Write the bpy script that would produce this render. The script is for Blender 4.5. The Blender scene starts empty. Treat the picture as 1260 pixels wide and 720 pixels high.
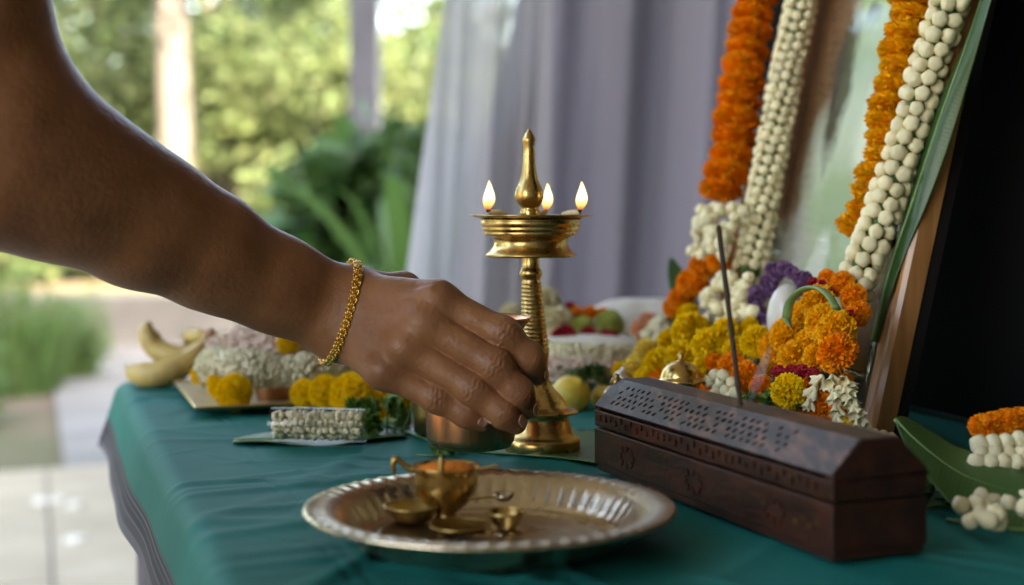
import bpy, bmesh, math, random
import numpy as np
from mathutils import Vector, Matrix, Euler

# ------------------------------------------------------------------ camera, world, sun, exposure
SC = bpy.context.scene
COL = SC.collection
EYE = 0.917                      # camera height; the table top is at 0.75
TZ = 0.75
FPX = 1750.0
cam_d = bpy.data.cameras.new("camera")
cam = bpy.data.objects.new("camera", cam_d)
COL.objects.link(cam)
SC.camera = cam
cam.location = (0, 0, EYE)
cam.rotation_euler = (math.radians(90), 0, 0)
cam_d.sensor_width = 36
cam_d.lens = 50
cam_d.shift_y = -105 / 1260
cam_d.clip_start = 0.02
cam_d.clip_end = 500
cam_d.dof.use_dof = True
cam_d.dof.focus_distance = 0.88
cam_d.dof.aperture_fstop = 4.4

SUN_EL, SUN_AZ = math.radians(42), math.radians(152)      # azimuth from +Y towards +X
world = bpy.data.worlds.new("World")
SC.world = world
world.use_nodes = True
wn = world.node_tree
wn.nodes.clear()
sky = wn.nodes.new("ShaderNodeTexSky")
sky.sky_type = 'NISHITA'
sky.sun_disc = False
sky.sun_elevation = SUN_EL
sky.sun_rotation = SUN_AZ
sky.air_density = 1.0
sky.dust_density = 2.5
bgn = wn.nodes.new("ShaderNodeBackground")
bgn.inputs[1].default_value = 0.15
wo = wn.nodes.new("ShaderNodeOutputWorld")
wn.links.new(sky.outputs[0], bgn.inputs[0])
wn.links.new(bgn.outputs[0], wo.inputs[0])

sun_d = bpy.data.lights.new("sun", 'SUN')
sun_d.energy = 3.0
sun_d.angle = math.radians(0.53)
sun_d.color = (1.0, 0.95, 0.86)
sun = bpy.data.objects.new("sun", sun_d)
COL.objects.link(sun)
sdir = Vector((math.sin(SUN_AZ) * math.cos(SUN_EL), math.cos(SUN_AZ) * math.cos(SUN_EL), math.sin(SUN_EL)))
sun.rotation_euler = sdir.to_track_quat('Z', 'Y').to_euler()
sun.location = (3, -6, 8)

SC.view_settings.view_transform = 'Standard'
SC.view_settings.look = 'None'
SC.view_settings.exposure = 3.68
SC.view_settings.use_white_balance = True      # shade white balance, as the photograph
SC.view_settings.white_balance_temperature = 8200
SC.view_settings.white_balance_tint = 10
SC.view_settings.gamma = 1
SC.view_settings.use_curve_mapping = False
SC.render.engine = 'CYCLES'
SC.cycles.use_denoising = True
SC.cycles.max_bounces = 8
SC.cycles.diffuse_bounces = 4
SC.cycles.glossy_bounces = 4
SC.cycles.transmission_bounces = 6
SC.cycles.transparent_max_bounces = 12
SC.cycles.caustics_reflective = False
SC.cycles.caustics_refractive = False
SC.cycles.sample_clamp_indirect = 6

R = random.Random(7)
NR = np.random.default_rng(11)

# ------------------------------------------------------------------ layout helpers
def W(px, py, d):
    """a point at depth d metres along the view of the level lens"""
    return Vector(((px - 630) / FPX * d, d, EYE - (py - 255) / FPX * d))

def T(px, py, z=0.0):
    """a point standing on the table (or z above it)"""
    d = FPX * (EYE - TZ - z) / (py - 255)
    return Vector(((px - 630) / FPX * d, d, TZ + z))

def G(px, py, z=0.0):
    d = FPX * (EYE - z) / (py - 255)
    return Vector(((px - 630) / FPX * d, d, z))

UX = Vector((0.32, -0.9474, 0))      # along the table's left edge, away from the garden
VX = Vector((0.9474, 0.32, 0))       # across the table
TA = Vector((-0.365, 1.36, 0))       # far left table corner
def TT(u, v, z=0.0):
    p = TA + UX * u + VX * v
    return Vector((p.x, p.y, TZ + z))

# picture frame plane
FR = Vector((0.250, 0.955, TZ + 0.003))
F1 = Vector((-0.32, 0.9474, 0))
LEAN = math.radians(14)
F2 = (VX * math.sin(LEAN) + Vector((0, 0, math.cos(LEAN)))).normalized()
FN = F2.cross(F1).normalized()
if FN.y > 0: FN = -FN
def FP(px, py, o=0.0):
    """point on the plane parallel to the picture, o metres in front of it"""
    ray = Vector(((px - 630) / FPX, 1, -(py - 255) / FPX))
    e = Vector((0, 0, EYE))
    k = ((FR + FN * o) - e).dot(FN) / ray.dot(FN)
    return e + ray * k
def FC(s, t, o=0.0):
    return FR + F1 * s + F2 * t + FN * o

# ------------------------------------------------------------------ object helpers
ORG = {}
def reg(o, loc):
    ORG[o.name] = Vector(loc)
def tag(o, label=None, cat=None, group=None, kind=None):
    if label: o["label"] = label
    if cat: o["category"] = cat
    if group: o["group"] = group
    if kind: o["kind"] = kind
    return o
def thing(name, label, cat, loc, group=None):
    o = bpy.data.objects.new(name, None)
    o.empty_display_size = 0.02
    COL.objects.link(o)
    o.location = loc
    reg(o, loc)
    return tag(o, label, cat, group)
def new_mesh(name, verts, faces, mat=None, smooth=True):
    me = bpy.data.meshes.new(name)
    if isinstance(verts, np.ndarray):
        verts = verts.tolist()
    if isinstance(faces, np.ndarray):
        faces = faces.tolist()
    me.from_pydata([tuple(v) for v in verts], [], faces)
    if smooth:
        me.polygons.foreach_set("use_smooth", [True] * len(me.polygons))
    if mat: me.materials.append(mat)
    me.update()
    return me
def mo(name, verts, faces, mat, parent=None, smooth=True, loc=None):
    """mesh object from WORLD coordinates; child verts become relative to the thing's origin"""
    if parent is not None:
        o0 = ORG[parent.name]
    else:
        o0 = Vector(loc) if loc is not None else Vector((0, 0, 0))
    a = np.asarray([tuple(v) for v in verts] if not isinstance(verts, np.ndarray) else verts, dtype=float) - np.array(o0)
    me = new_mesh(name, a, faces, mat, smooth)
    ob = bpy.data.objects.new(name, me)
    COL.objects.link(ob)
    if parent is not None:
        ob.parent = parent
    else:
        ob.location = o0
    reg(ob, o0)
    return ob
def inst(name, me, loc, parent=None, rot=None, scale=1.0, mat=None):
    ob = bpy.data.objects.new(name, me)
    COL.objects.link(ob)
    l = Vector(loc)
    if parent is not None:
        ob.parent = parent
        ob.location = l - ORG[parent.name]
    else:
        ob.location = l
    if rot is not None:
        ob.rotation_euler = rot if not hasattr(rot, 'to_euler') else rot.to_euler()
    ob.scale = (scale, scale, scale) if not hasattr(scale, '__len__') else scale
    reg(ob, l)
    if mat is not None:
        ob.material_slots[0].link = 'OBJECT'
        ob.material_slots[0].material = mat
    return ob
def aim(d, roll=0.0):
    """rotation whose local Z points along d"""
    q = Vector(d).to_track_quat('Z', 'Y')
    return (q @ Euler((0, 0, roll)).to_quaternion()).to_euler()

# ------------------------------------------------------------------ shapes
def lathe(prof, seg=48, base=(0, 0, 0), off=None, close=False):
    """prof = [(r, z)], base = axis foot; off(z) = sideways shift of the axis"""
    vs, fs = [], []
    n = len(prof)
    for r, z in prof:
        ox = off(z) if off else 0.0
        for k in range(seg):
            a = 2 * math.pi * k / seg
            vs.append((base[0] + ox + r * math.cos(a), base[1] + r * math.sin(a), base[2] + z))
    for i in range(n - 1):
        for k in range(seg):
            k2 = (k + 1) % seg
            fs.append((i * seg + k, i * seg + k2, (i + 1) * seg + k2, (i + 1) * seg + k))
    if close:
        fs.append(tuple(range(seg))[::-1])
        fs.append(tuple((n - 1) * seg + k for k in range(seg)))
    return vs, fs
def spl(pts, n):
    """Catmull-Rom through pts, n samples (last column may hold a radius)"""
    P = np.array([tuple(p) for p in pts], float)
    P = np.vstack([2 * P[0] - P[1], P, 2 * P[-1] - P[-2]])
    m = len(P) - 3
    out = []
    for i in range(n):
        t = i / (n - 1) * m
        k = min(int(t), m - 1)
        t -= k
        a, b, c, d = P[k:k + 4]
        out.append(0.5 * ((2 * b) + (-a + c) * t + (2 * a - 5 * b + 4 * c - d) * t * t + (-a + 3 * b - 3 * c + d) * t ** 3))
    return np.array(out)
def tube(path, rad, seg=10, cap=True, flat=1.0, up=None):
    P = np.asarray([tuple(p) for p in path], float)
    n = len(P)
    if not hasattr(rad, '__len__'): rad = [rad] * n
    tan = np.gradient(P, axis=0)
    tan /= np.linalg.norm(tan, axis=1)[:, None] + 1e-12
    u = np.array(up if up is not None else (0.13, 0.21, 1.0), float)
    vs, fs = [], []
    for i in range(n):
        a = np.cross(tan[i], u); a /= np.linalg.norm(a) + 1e-9
        b = np.cross(a, tan[i])
        for k in range(seg):
            t = 2 * math.pi * k / seg
            vs.append(tuple(P[i] + rad[i] * (math.cos(t) * a + flat * math.sin(t) * b)))
    for i in range(n - 1):
        for k in range(seg):
            k2 = (k + 1) % seg
            fs.append((i * seg + k, i * seg + k2, (i + 1) * seg + k2, (i + 1) * seg + k))
    if cap:
        fs.append(tuple(range(seg))[::-1])
        fs.append(tuple((n - 1) * seg + k for k in range(seg)))
    return vs, fs
def join(*parts):
    vs, fs = [], []
    for v, f in parts:
        b = len(vs)
        vs.extend(v)
        fs.extend([tuple(i + b for i in q) for q in f])
    return vs, fs
def boxv(c, ex, ey, ez, hx, hy, hz):
    """box with centre c, unit axes ex,ey,ez and half sizes"""
    c, ex, ey, ez = Vector(c), Vector(ex), Vector(ey), Vector(ez)
    vs = [c + ex * (sx * hx) + ey * (sy * hy) + ez * (sz * hz) for sz in (-1, 1) for sy in (-1, 1) for sx in (-1, 1)]
    fs = [(0, 2, 3, 1), (4, 5, 7, 6), (0, 1, 5, 4), (2, 6, 7, 3), (0, 4, 6, 2), (1, 3, 7, 5)]
    return vs, fs
def bbox(x0, x1, y0, y1, z0, z1):
    return boxv(((x0 + x1) / 2, (y0 + y1) / 2, (z0 + z1) / 2), (1, 0, 0), (0, 1, 0), (0, 0, 1), (x1 - x0) / 2, (y1 - y0) / 2, (z1 - z0) / 2)
def bevel(ob, w, seg=2):
    m = ob.modifiers.new("bevel", 'BEVEL')
    m.width = w; m.segments = seg; m.limit_method = 'ANGLE'
    return ob
def solid(ob, t):
    m = ob.modifiers.new("solid", 'SOLIDIFY')
    m.thickness = t; m.offset = 0
    return ob
def flat_shade(ob):
    ob.data.polygons.foreach_set("use_smooth", [False] * len(ob.data.polygons))
    return ob

# ------------------------------------------------------------------ materials
def L(nt, a, b): nt.links.new(a, b)
def pbr(name, col, rough=0.5, metal=0.0, col2=None, scale=8.0, detail=4.0, mixlo=0.35, mixhi=0.65, bump=0.0, bscale=60.0,
        bdist=0.002, rvar=0.0, trans=0.0, sss=0.0, spec=0.5, objrand=0.0, hrand=0.0, island=0.0, sheen=0.0, alpha=1.0, coat=0.0, stretch=None):
    m = bpy.data.materials.new(name)
    m.use_nodes = True
    nt = m.node_tree
    nt.nodes.clear()
    out = nt.nodes.new("ShaderNodeOutputMaterial")
    b = nt.nodes.new("ShaderNodeBsdfPrincipled")
    b.inputs["Base Color"].default_value = (*col, 1)
    b.inputs["Roughness"].default_value = rough
    b.inputs["Metallic"].default_value = metal
    b.inputs["Specular IOR Level"].default_value = spec
    b.inputs["Alpha"].default_value = alpha
    if coat: b.inputs["Coat Weight"].default_value = coat; b.inputs["Coat Roughness"].default_value = 0.2
    if sheen: b.inputs["Sheen Weight"].default_value = sheen
    if sss:
        b.inputs["Subsurface Weight"].default_value = sss
        b.inputs["Subsurface Radius"].default_value = (1.0, 0.35, 0.18)
        b.inputs["Subsurface Scale"].default_value = 0.0016
    tc = nt.nodes.new("ShaderNodeTexCoord")
    vec = tc.outputs["Object"]
    if stretch:
        mp = nt.nodes.new("ShaderNodeMapping")
        mp.inputs["Scale"].default_value = stretch
        L(nt, vec, mp.inputs[0]); vec = mp.outputs[0]
    csock = None
    if col2 is not None:
        nz = nt.nodes.new("ShaderNodeTexNoise")
        nz.inputs["Scale"].default_value = scale
        nz.inputs["Detail"].default_value = detail
        L(nt, vec, nz.inputs["Vector"])
        rp = nt.nodes.new("ShaderNodeValToRGB")
        rp.color_ramp.elements[0].position = mixlo
        rp.color_ramp.elements[1].position = mixhi
        rp.color_ramp.elements[0].color = (*col, 1)
        rp.color_ramp.elements[1].color = (*col2, 1)
        L(nt, nz.outputs["Fac"], rp.inputs[0])
        csock = rp.outputs[0]
        if rvar:
            mr = nt.nodes.new("ShaderNodeMapRange")
            mr.inputs["From Min"].default_value = mixlo; mr.inputs["From Max"].default_value = mixhi
            mr.inputs["To Min"].default_value = rough; mr.inputs["To Max"].default_value = rough + rvar
            L(nt, nz.outputs["Fac"], mr.inputs[0]); L(nt, mr.outputs[0], b.inputs["Roughness"])
    if objrand or hrand or island:
        hs = nt.nodes.new("ShaderNodeHueSaturation")
        if csock is None:
            hs.inputs["Color"].default_value = (*col, 1)
        else:
            L(nt, csock, hs.inputs["Color"])
        if island:
            gi = nt.nodes.new("ShaderNodeNewGeometry"); rnd = gi.outputs["Random Per Island"]
        else:
            oi = nt.nodes.new("ShaderNodeObjectInfo"); rnd = oi.outputs["Random"]
        amp = island or objrand
        mr = nt.nodes.new("ShaderNodeMapRange")
        mr.inputs["To Min"].default_value = 1 - amp; mr.inputs["To Max"].default_value = 1 + amp
        L(nt, rnd, mr.inputs[0]); L(nt, mr.outputs[0], hs.inputs["Value"])
        if hrand:
            wn_ = nt.nodes.new("ShaderNodeTexWhiteNoise"); wn_.noise_dimensions = '1D'
            L(nt, rnd, wn_.inputs["W"])
            m2 = nt.nodes.new("ShaderNodeMapRange")
            m2.inputs["To Min"].default_value = 0.5 - hrand; m2.inputs["To Max"].default_value = 0.5 + hrand
            L(nt, wn_.outputs["Value"], m2.inputs[0]); L(nt, m2.outputs[0], hs.inputs["Hue"])
        csock = hs.outputs[0]
    if csock is not None:
        L(nt, csock, b.inputs["Base Color"])
    if bump:
        n2 = nt.nodes.new("ShaderNodeTexNoise")
        n2.inputs["Scale"].default_value = bscale
        n2.inputs["Detail"].default_value = 5
        L(nt, vec, n2.inputs["Vector"])
        bp = nt.nodes.new("ShaderNodeBump")
        bp.inputs["Strength"].default_value = bump
        bp.inputs["Distance"].default_value = bdist
        L(nt, n2.outputs["Fac"], bp.inputs["Height"])
        L(nt, bp.outputs[0], b.inputs["Normal"])
    if trans:
        tr = nt.nodes.new("ShaderNodeBsdfTranslucent")
        tr.inputs[0].default_value = (*col, 1)
        if csock is not None: L(nt, csock, tr.inputs[0])
        mx = nt.nodes.new("ShaderNodeMixShader")
        mx.inputs[0].default_value = trans
        L(nt, b.outputs[0], mx.inputs[1]); L(nt, tr.outputs[0], mx.inputs[2])
        L(nt, mx.outputs[0], out.inputs[0])
    else:
        L(nt, b.outputs[0], out.inputs[0])
    m["bsdf"] = b.name
    return m

M = {}
M['brass'] = pbr("brass", (0.58, 0.40, 0.16), 0.24, 1.0, col2=(0.36, 0.22, 0.07), scale=55, rvar=0.22, mixlo=0.45, mixhi=0.75, bump=0.12, bscale=220, bdist=0.0006)
M['brass_dull'] = pbr("aged_brass", (0.48, 0.33, 0.12), 0.34, 1.0, col2=(0.22, 0.14, 0.05), scale=60, rvar=0.2, mixlo=0.42, mixhi=0.72, bump=0.15, bscale=200, bdist=0.0006)
M['copper'] = pbr("copper", (0.72, 0.30, 0.15), 0.25, 1.0, col2=(0.52, 0.20, 0.09), scale=40, rvar=0.2, mixlo=0.45, mixhi=0.75, bump=0.05, bscale=150, bdist=0.0005, stretch=(1, 1, 0.2))
M['thali'] = pbr("tarnished_brass", (0.62, 0.53, 0.40), 0.25, 1.0, col2=(0.38, 0.29, 0.19), scale=30, rvar=0.18, mixlo=0.4, mixhi=0.75, bump=0.12, bscale=260, bdist=0.0005)
M['gold'] = pbr("gold", (0.86, 0.52, 0.13), 0.22, 1.0)
M['silver'] = pbr("silver", (0.62, 0.58, 0.52), 0.25, 1.0, col2=(0.4, 0.35, 0.28), scale=60, mixlo=0.45, mixhi=0.8)
M['skin'] = pbr("skin", (0.305, 0.130, 0.060), 0.48, 0, col2=(0.205, 0.080, 0.035), scale=34, detail=8, mixlo=0.35, mixhi=0.70, bump=0.8, bscale=280, bdist=0.0008, sss=0.12, spec=0.4)
M['nail'] = pbr("nail", (0.46, 0.25, 0.18), 0.32, 0, col2=(0.36, 0.18, 0.11), scale=200, spec=0.5)
M['tunic'] = pbr("tunic_cotton", (0.10, 0.06, 0.10), 0.85, 0, bump=0.3, bscale=300)
M['marigold_orange'] = pbr("marigold_orange", (0.90, 0.285, 0.012), 0.7, 0, island=0.28, hrand=0.012, trans=0.25, spec=0.15)
M['marigold_amber'] = pbr("marigold_amber", (0.90, 0.43, 0.016), 0.7, 0, island=0.25, hrand=0.012, trans=0.25, spec=0.15)
M['yellow'] = pbr("chrysanthemum_yellow", (0.86, 0.56, 0.016), 0.7, 0, island=0.22, hrand=0.01, trans=0.25, spec=0.15)
M['yellow_pale'] = pbr("chrysanthemum_pale", (0.84, 0.62, 0.12), 0.7, 0, island=0.2, hrand=0.01, trans=0.25, spec=0.15)
M['red'] = pbr("rose_red", (0.33, 0.008, 0.022), 0.6, 0, island=0.35, hrand=0.01, trans=0.15, spec=0.25)
M['purple'] = pbr("orchid_purple", (0.16, 0.05, 0.20), 0.6, 0, col2=(0.5, 0.36, 0.5), scale=130, mixlo=0.5, mixhi=0.68, island=0.4, trans=0.2)
M['lime'] = pbr("lime_bloom", (0.42, 0.46, 0.12), 0.7, 0, island=0.2, trans=0.15)
M['cream'] = pbr("cream_bloom", (0.72, 0.64, 0.42), 0.7, 0, island=0.15, trans=0.2)
M['peach'] = pbr("peach_bloom", (0.74, 0.36, 0.2), 0.7, 0, island=0.2, trans=0.2)
M['bud'] = pbr("white_bud", (0.80, 0.71, 0.48), 0.55, 0, col2=(0.68, 0.60, 0.33), scale=90, mixlo=0.48, mixhi=0.7, objrand=0.12, sss=0.15, spec=0.3)
M['jasmine'] = pbr("jasmine_bud", (0.76, 0.70, 0.50), 0.55, 0, island=0.22, hrand=0.025, trans=0.2, spec=0.3)
M['jasmine_pink'] = pbr("jasmine_pink", (0.72, 0.55, 0.46), 0.55, 0, island=0.22, hrand=0.02, trans=0.2, spec=0.3)
M['stem'] = pbr("green_stem", (0.06, 0.12, 0.025), 0.6, 0, island=0.3, trans=0.1)
M['herb'] = pbr("herb_leaf", (0.10, 0.20, 0.03), 0.55, 0, island=0.35, hrand=0.02, trans=0.3)
M['string'] = pbr("cotton_string", (0.5, 0.46, 0.36), 0.9)
M['wick'] = pbr("cotton_wick", (0.68, 0.56, 0.36), 0.9, bump=0.4, bscale=500)
M['char'] = pbr("charred_wick", (0.02, 0.015, 0.01), 0.9)
M['porcelain'] = pbr("white_porcelain", (0.62, 0.60, 0.58), 0.25, 0, col2=(0.42, 0.36, 0.42), scale=60, mixlo=0.55, mixhi=0.7)
M['lemon'] = pbr("lemon", (0.72, 0.48, 0.05), 0.45, 0, col2=(0.62, 0.50, 0.10), scale=20, bump=0.35, bscale=160, bdist=0.001, sss=0.1)
M['banana'] = pbr("banana", (0.52, 0.37, 0.12), 0.5, 0, col2=(0.26, 0.15, 0.06), scale=38, detail=6, mixlo=0.48, mixhi=0.75, bump=0.1, bscale=60)
M['banana_tip'] = pbr("banana_tip", (0.10, 0.06, 0.03), 0.8)
M['banana_cut'] = pbr("banana_cut", (0.50, 0.26, 0.15), 0.8, col2=(0.2, 0.1, 0.05), scale=60)
M['tray'] = pbr("cream_tray", (0.66, 0.58, 0.40), 0.35, 0, col2=(0.56, 0.46, 0.28), scale=12)
M['tray_gold'] = pbr("gold_trim", (0.72, 0.52, 0.24), 0.3, 1.0)
M['white_cloth'] = pbr("white_cotton", (0.70, 0.66, 0.60), 0.85, bump=0.2, bscale=250)
M['wood_dark'] = pbr("dark_rosewood", (0.013, 0.0045, 0.0035), 0.42, 0, col2=(0.050, 0.013, 0.007), scale=14, detail=8, mixlo=0.35, mixhi=0.7, bump=0.35, bscale=60, bdist=0.0012, stretch=(6, 1, 6), spec=0.35)
M['wood_worn'] = pbr("worn_rosewood", (0.028, 0.013, 0.010), 0.42, 0, col2=(0.15, 0.065, 0.042), scale=30, detail=8, mixlo=0.5, mixhi=0.72, bump=0.35, bscale=90, bdist=0.001, stretch=(5, 1, 5), spec=0.35)
M['black'] = pbr("matte_black", (0.006, 0.006, 0.006), 0.95, 0, spec=0.05)
M['backing_black'] = pbr("black_backing", (0.012, 0.010, 0.010), 0.8, 0, spec=0.2)
M['rail'] = pbr("frame_wood", (0.34, 0.145, 0.050), 0.32, 0, col2=(0.56, 0.27, 0.10), scale=10, detail=8, mixlo=0.35, mixhi=0.65, bump=0.1, bscale=40, stretch=(8, 8, 0.6), coat=0.3)
M['rail_gold'] = pbr("frame_gilt", (0.5, 0.26, 0.09), 0.35, 0.5, col2=(0.34, 0.16, 0.05), scale=40)
M['incense'] = pbr("incense_paste", (0.055, 0.034, 0.026), 0.95, 0, bump=0.5, bscale=500)
M['bamboo'] = pbr("bamboo_stick", (0.46, 0.26, 0.12), 0.7)
M['orange_powder'] = pbr("orange_powder", (0.80, 0.22, 0.02), 0.9, 0, bump=0.8, bscale=300, bdist=0.002)
M['skirt'] = pbr("plum_cloth", (0.115, 0.090, 0.105), 0.9, 0, col2=(0.085, 0.068, 0.085), scale=6, bump=0.2, bscale=400)
M['table_wood'] = pbr("table_wood", (0.03, 0.012, 0.008), 0.6)
M['plaster'] = pbr("plaster", (0.72, 0.68, 0.62), 0.9)
M['plaster_dark'] = pbr("brown_plaster", (0.20, 0.15, 0.12), 0.9, 0, col2=(0.16, 0.12, 0.095), scale=4)
M['ceil'] = pbr("ceiling_boards", (0.68, 0.64, 0.58), 0.9)
M['trunk'] = pbr("pale_bark", (0.145, 0.125, 0.108), 0.9, 0, col2=(0.07, 0.058, 0.048), scale=6, detail=6, mixlo=0.4, mixhi=0.7, bump=0.6, bscale=18, bdist=0.02)
M['post'] = pbr("post_paint", (0.15, 0.14, 0.17), 0.7, 0, col2=(0.10, 0.095, 0.12), scale=5)
M['leaf_a'] = pbr("leaf_mid", (0.092, 0.132, 0.050), 0.5, 0, island=0.5, hrand=0.03, trans=0.4)
M['leaf_b'] = pbr("leaf_bright", (0.130, 0.172, 0.068), 0.5, 0, island=0.45, hrand=0.03, trans=0.45)
M['leaf_d'] = pbr("leaf_dark", (0.055, 0.12, 0.03), 0.4, 0, island=0.45, hrand=0.02, trans=0.3)
M['strap'] = pbr("strap_leaf", (0.075, 0.165, 0.04), 0.4, 0, island=0.4, hrand=0.02, trans=0.3)
M['grass'] = pbr("grass_blade", (0.12, 0.20, 0.055), 0.6, 0, island=0.35, hrand=0.03, trans=0.35)
M['soil'] = pbr("garden_soil", (0.15, 0.10, 0.068), 1, 0, col2=(0.085, 0.09, 0.035), scale=1.2, detail=8, bump=0.6, bscale=12, bdist=0.03)
M['path'] = pbr("grey_paving", (0.22, 0.20, 0.18), 0.9, 0, col2=(0.17, 0.155, 0.14), scale=3, detail=8, bump=0.2, bscale=40)
M['slab'] = pbr("beige_stone", (0.40, 0.33, 0.235), 0.85, 0, col2=(0.32, 0.26, 0.18), scale=3.5, detail=8, objrand=0.06, bump=0.2, bscale=50)
M['kerb'] = pbr("kerb_concrete", (0.17, 0.16, 0.15), 0.9, 0, col2=(0.12, 0.112, 0.105), scale=3, detail=8, bump=0.3, bscale=25)
M['petal'] = pbr("fallen_petal", (0.55, 0.52, 0.46), 0.7)

def cloth_mat():
    """teal cotton with woven striped border; the coordinate v (across the table edge) is an attribute"""
    m = pbr("teal_cotton", (0.001, 0.155, 0.136), 0.66, 0, col2=(0.001, 0.122, 0.108), scale=9, detail=5, bump=0.12, bscale=500, bdist=0.0008, spec=0.14)
    nt = m.node_tree
    b = nt.nodes[m["bsdf"]]
    src = b.inputs["Base Color"].links[0].from_socket
    at = nt.nodes.new("ShaderNodeAttribute"); at.attribute_name = "hem"
    rp = nt.nodes.new("ShaderNodeValToRGB")
    rp.color_ramp.interpolation = 'CONSTANT'
    e = rp.color_ramp.elements
    e[0].position = 0; e[0].color = (0, 0, 0, 1)
    e[1].position = 0.60; e[1].color = (1, 1, 1, 1)
    L(nt, at.outputs["Fac"], rp.inputs[0])
    st = nt.nodes.new("ShaderNodeValToRGB"); st.color_ramp.interpolation = 'CONSTANT'
    cols = [(0, (0.02, 0.04, 0.05)), (0.61, (0.12, 0.12, 0.14)), (0.622, (0.022, 0.03, 0.042)), (0.66, (0.13, 0.125, 0.15)), (0.672, (0.03, 0.035, 0.05)),
            (0.72, (0.10, 0.10, 0.12)), (0.732, (0.03, 0.035, 0.05)), (0.80, (0.12, 0.11, 0.135)), (0.82, (0.06, 0.058, 0.075)), (0.91, (0.13, 0.12, 0.145))]
    el = st.color_ramp.elements
    el[0].position = 0; el[0].color = (*cols[0][1], 1)
    el[1].position = cols[1][0]; el[1].color = (*cols[1][1], 1)
    for p, c in cols[2:]:
        x = el.new(p); x.color = (*c, 1)
    L(nt, at.outputs["Fac"], st.inputs[0])
    mx = nt.nodes.new("ShaderNodeMix"); mx.data_type = 'RGBA'
    L(nt, rp.outputs[0], mx.inputs["Factor"]); L(nt, src, mx.inputs["A"]); L(nt, st.outputs[0], mx.inputs["B"])
    L(nt, mx.outputs["Result"], b.inputs["Base Color"])
    return m
M['cloth'] = cloth_mat()

def leaf_mat(name, c1, c2, rough=0.35, vein=0.16):
    """banana leaf: fine side veins across the blade (attribute 'along')"""
    m = pbr(name, c1, rough, 0, trans=0.22, col2=c2, scale=7, detail=5, spec=0.5)
    nt = m.node_tree; b = nt.nodes[m["bsdf"]]
    at = nt.nodes.new("ShaderNodeAttribute"); at.attribute_name = "along"
    mm = nt.nodes.new("ShaderNodeMath"); mm.operation = 'MULTIPLY'; mm.inputs[1].default_value = 2 * math.pi / 0.0029
    s = nt.nodes.new("ShaderNodeMath"); s.operation = 'SINE'
    bp = nt.nodes.new("ShaderNodeBump"); bp.inputs["Strength"].default_value = vein; bp.inputs["Distance"].default_value = 0.0005
    L(nt, at.outputs["Fac"], mm.inputs[0]); L(nt, mm.outputs[0], s.inputs[0]); L(nt, s.outputs[0], bp.inputs["Height"]); L(nt, bp.outputs[0], b.inputs["Normal"])
    return m
M['banana_leaf'] = leaf_mat("banana_leaf", (0.075, 0.17, 0.045), (0.11, 0.21, 0.075))
M['banana_leaf_dark'] = leaf_mat("banana_leaf_dark", (0.03, 0.085, 0.022), (0.05, 0.115, 0.035), 0.3, 0.04)
M['rib'] = pbr("leaf_rib", (0.20, 0.32, 0.11), 0.5, trans=0.15)

def curtain_mat(name, col, trans, transp):
    m = pbr(name, col, 0.9, 0, trans=trans, bump=0.15, bscale=700, bdist=0.0006, spec=0.1)
    if transp:
        nt = m.node_tree
        out = [n for n in nt.nodes if n.type == 'OUTPUT_MATERIAL'][0]
        src = out.inputs[0].links[0].from_socket
        tp = nt.nodes.new("ShaderNodeBsdfTransparent")
        mx = nt.nodes.new("ShaderNodeMixShader"); mx.inputs[0].default_value = transp
        L(nt, src, mx.inputs[1]); L(nt, tp.outputs[0], mx.inputs[2]); L(nt, mx.outputs[0], out.inputs[0])
    return m
M['sheer'] = curtain_mat("sheer_voile", (0.54, 0.52, 0.57), 0.45, 0.12)
M['curtain'] = curtain_mat("lavender_curtain", (0.262, 0.234, 0.278), 0.26, 0.0)

def flame_mat():
    m = bpy.data.materials.new("flame"); m.use_nodes = True
    nt = m.node_tree; nt.nodes.clear()
    out = nt.nodes.new("ShaderNodeOutputMaterial")
    em = nt.nodes.new("ShaderNodeEmission")
    tc = nt.nodes.new("ShaderNodeTexCoord")
    sp = nt.nodes.new("ShaderNodeSeparateXYZ")
    L(nt, tc.outputs["Generated"], sp.inputs[0])
    r = nt.nodes.new("ShaderNodeValToRGB")
    e = r.color_ramp.elements
    e[0].position = 0.0; e[0].color = (0.9, 0.22, 0.03, 1)
    e[1].position = 0.30; e[1].color = (1.0, 0.62, 0.22, 1)
    x = e.new(0.5); x.color = (1.0, 0.86, 0.58, 1)
    x = e.new(0.85); x.color = (1.0, 0.80, 0.45, 1)
    x = e.new(1.0); x.color = (1.0, 0.55, 0.16, 1)
    L(nt, sp.outputs["Z"], r.inputs[0]); L(nt, r.outputs[0], em.inputs[0])
    s = nt.nodes.new("ShaderNodeValToRGB")
    s.color_ramp.elements[0].position = 0.0; s.color_ramp.elements[0].color = (0.12, 0.12, 0.12, 1)
    s.color_ramp.elements[1].position = 0.35; s.color_ramp.elements[1].color = (1, 1, 1, 1)
    L(nt, sp.outputs["Z"], s.inputs[0])
    mu = nt.nodes.new("ShaderNodeMath"); mu.operation = 'MULTIPLY'; mu.inputs[1].default_value = 0.27
    L(nt, s.outputs[0], mu.inputs[0]); L(nt, mu.outputs[0], em.inputs[1])
    # thin edges of a flame are see-through
    lw = nt.nodes.new("ShaderNodeLayerWeight"); lw.inputs[0].default_value = 0.35
    tp = nt.nodes.new("ShaderNodeBsdfTransparent")
    mx = nt.nodes.new("ShaderNodeMixShader")
    L(nt, lw.outputs["Facing"], mx.inputs[0]); L(nt, em.outputs[0], mx.inputs[1]); L(nt, tp.outputs[0], mx.inputs[2])
    L(nt, mx.outputs[0], out.inputs[0])
    return m
M['flame'] = flame_mat()

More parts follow.
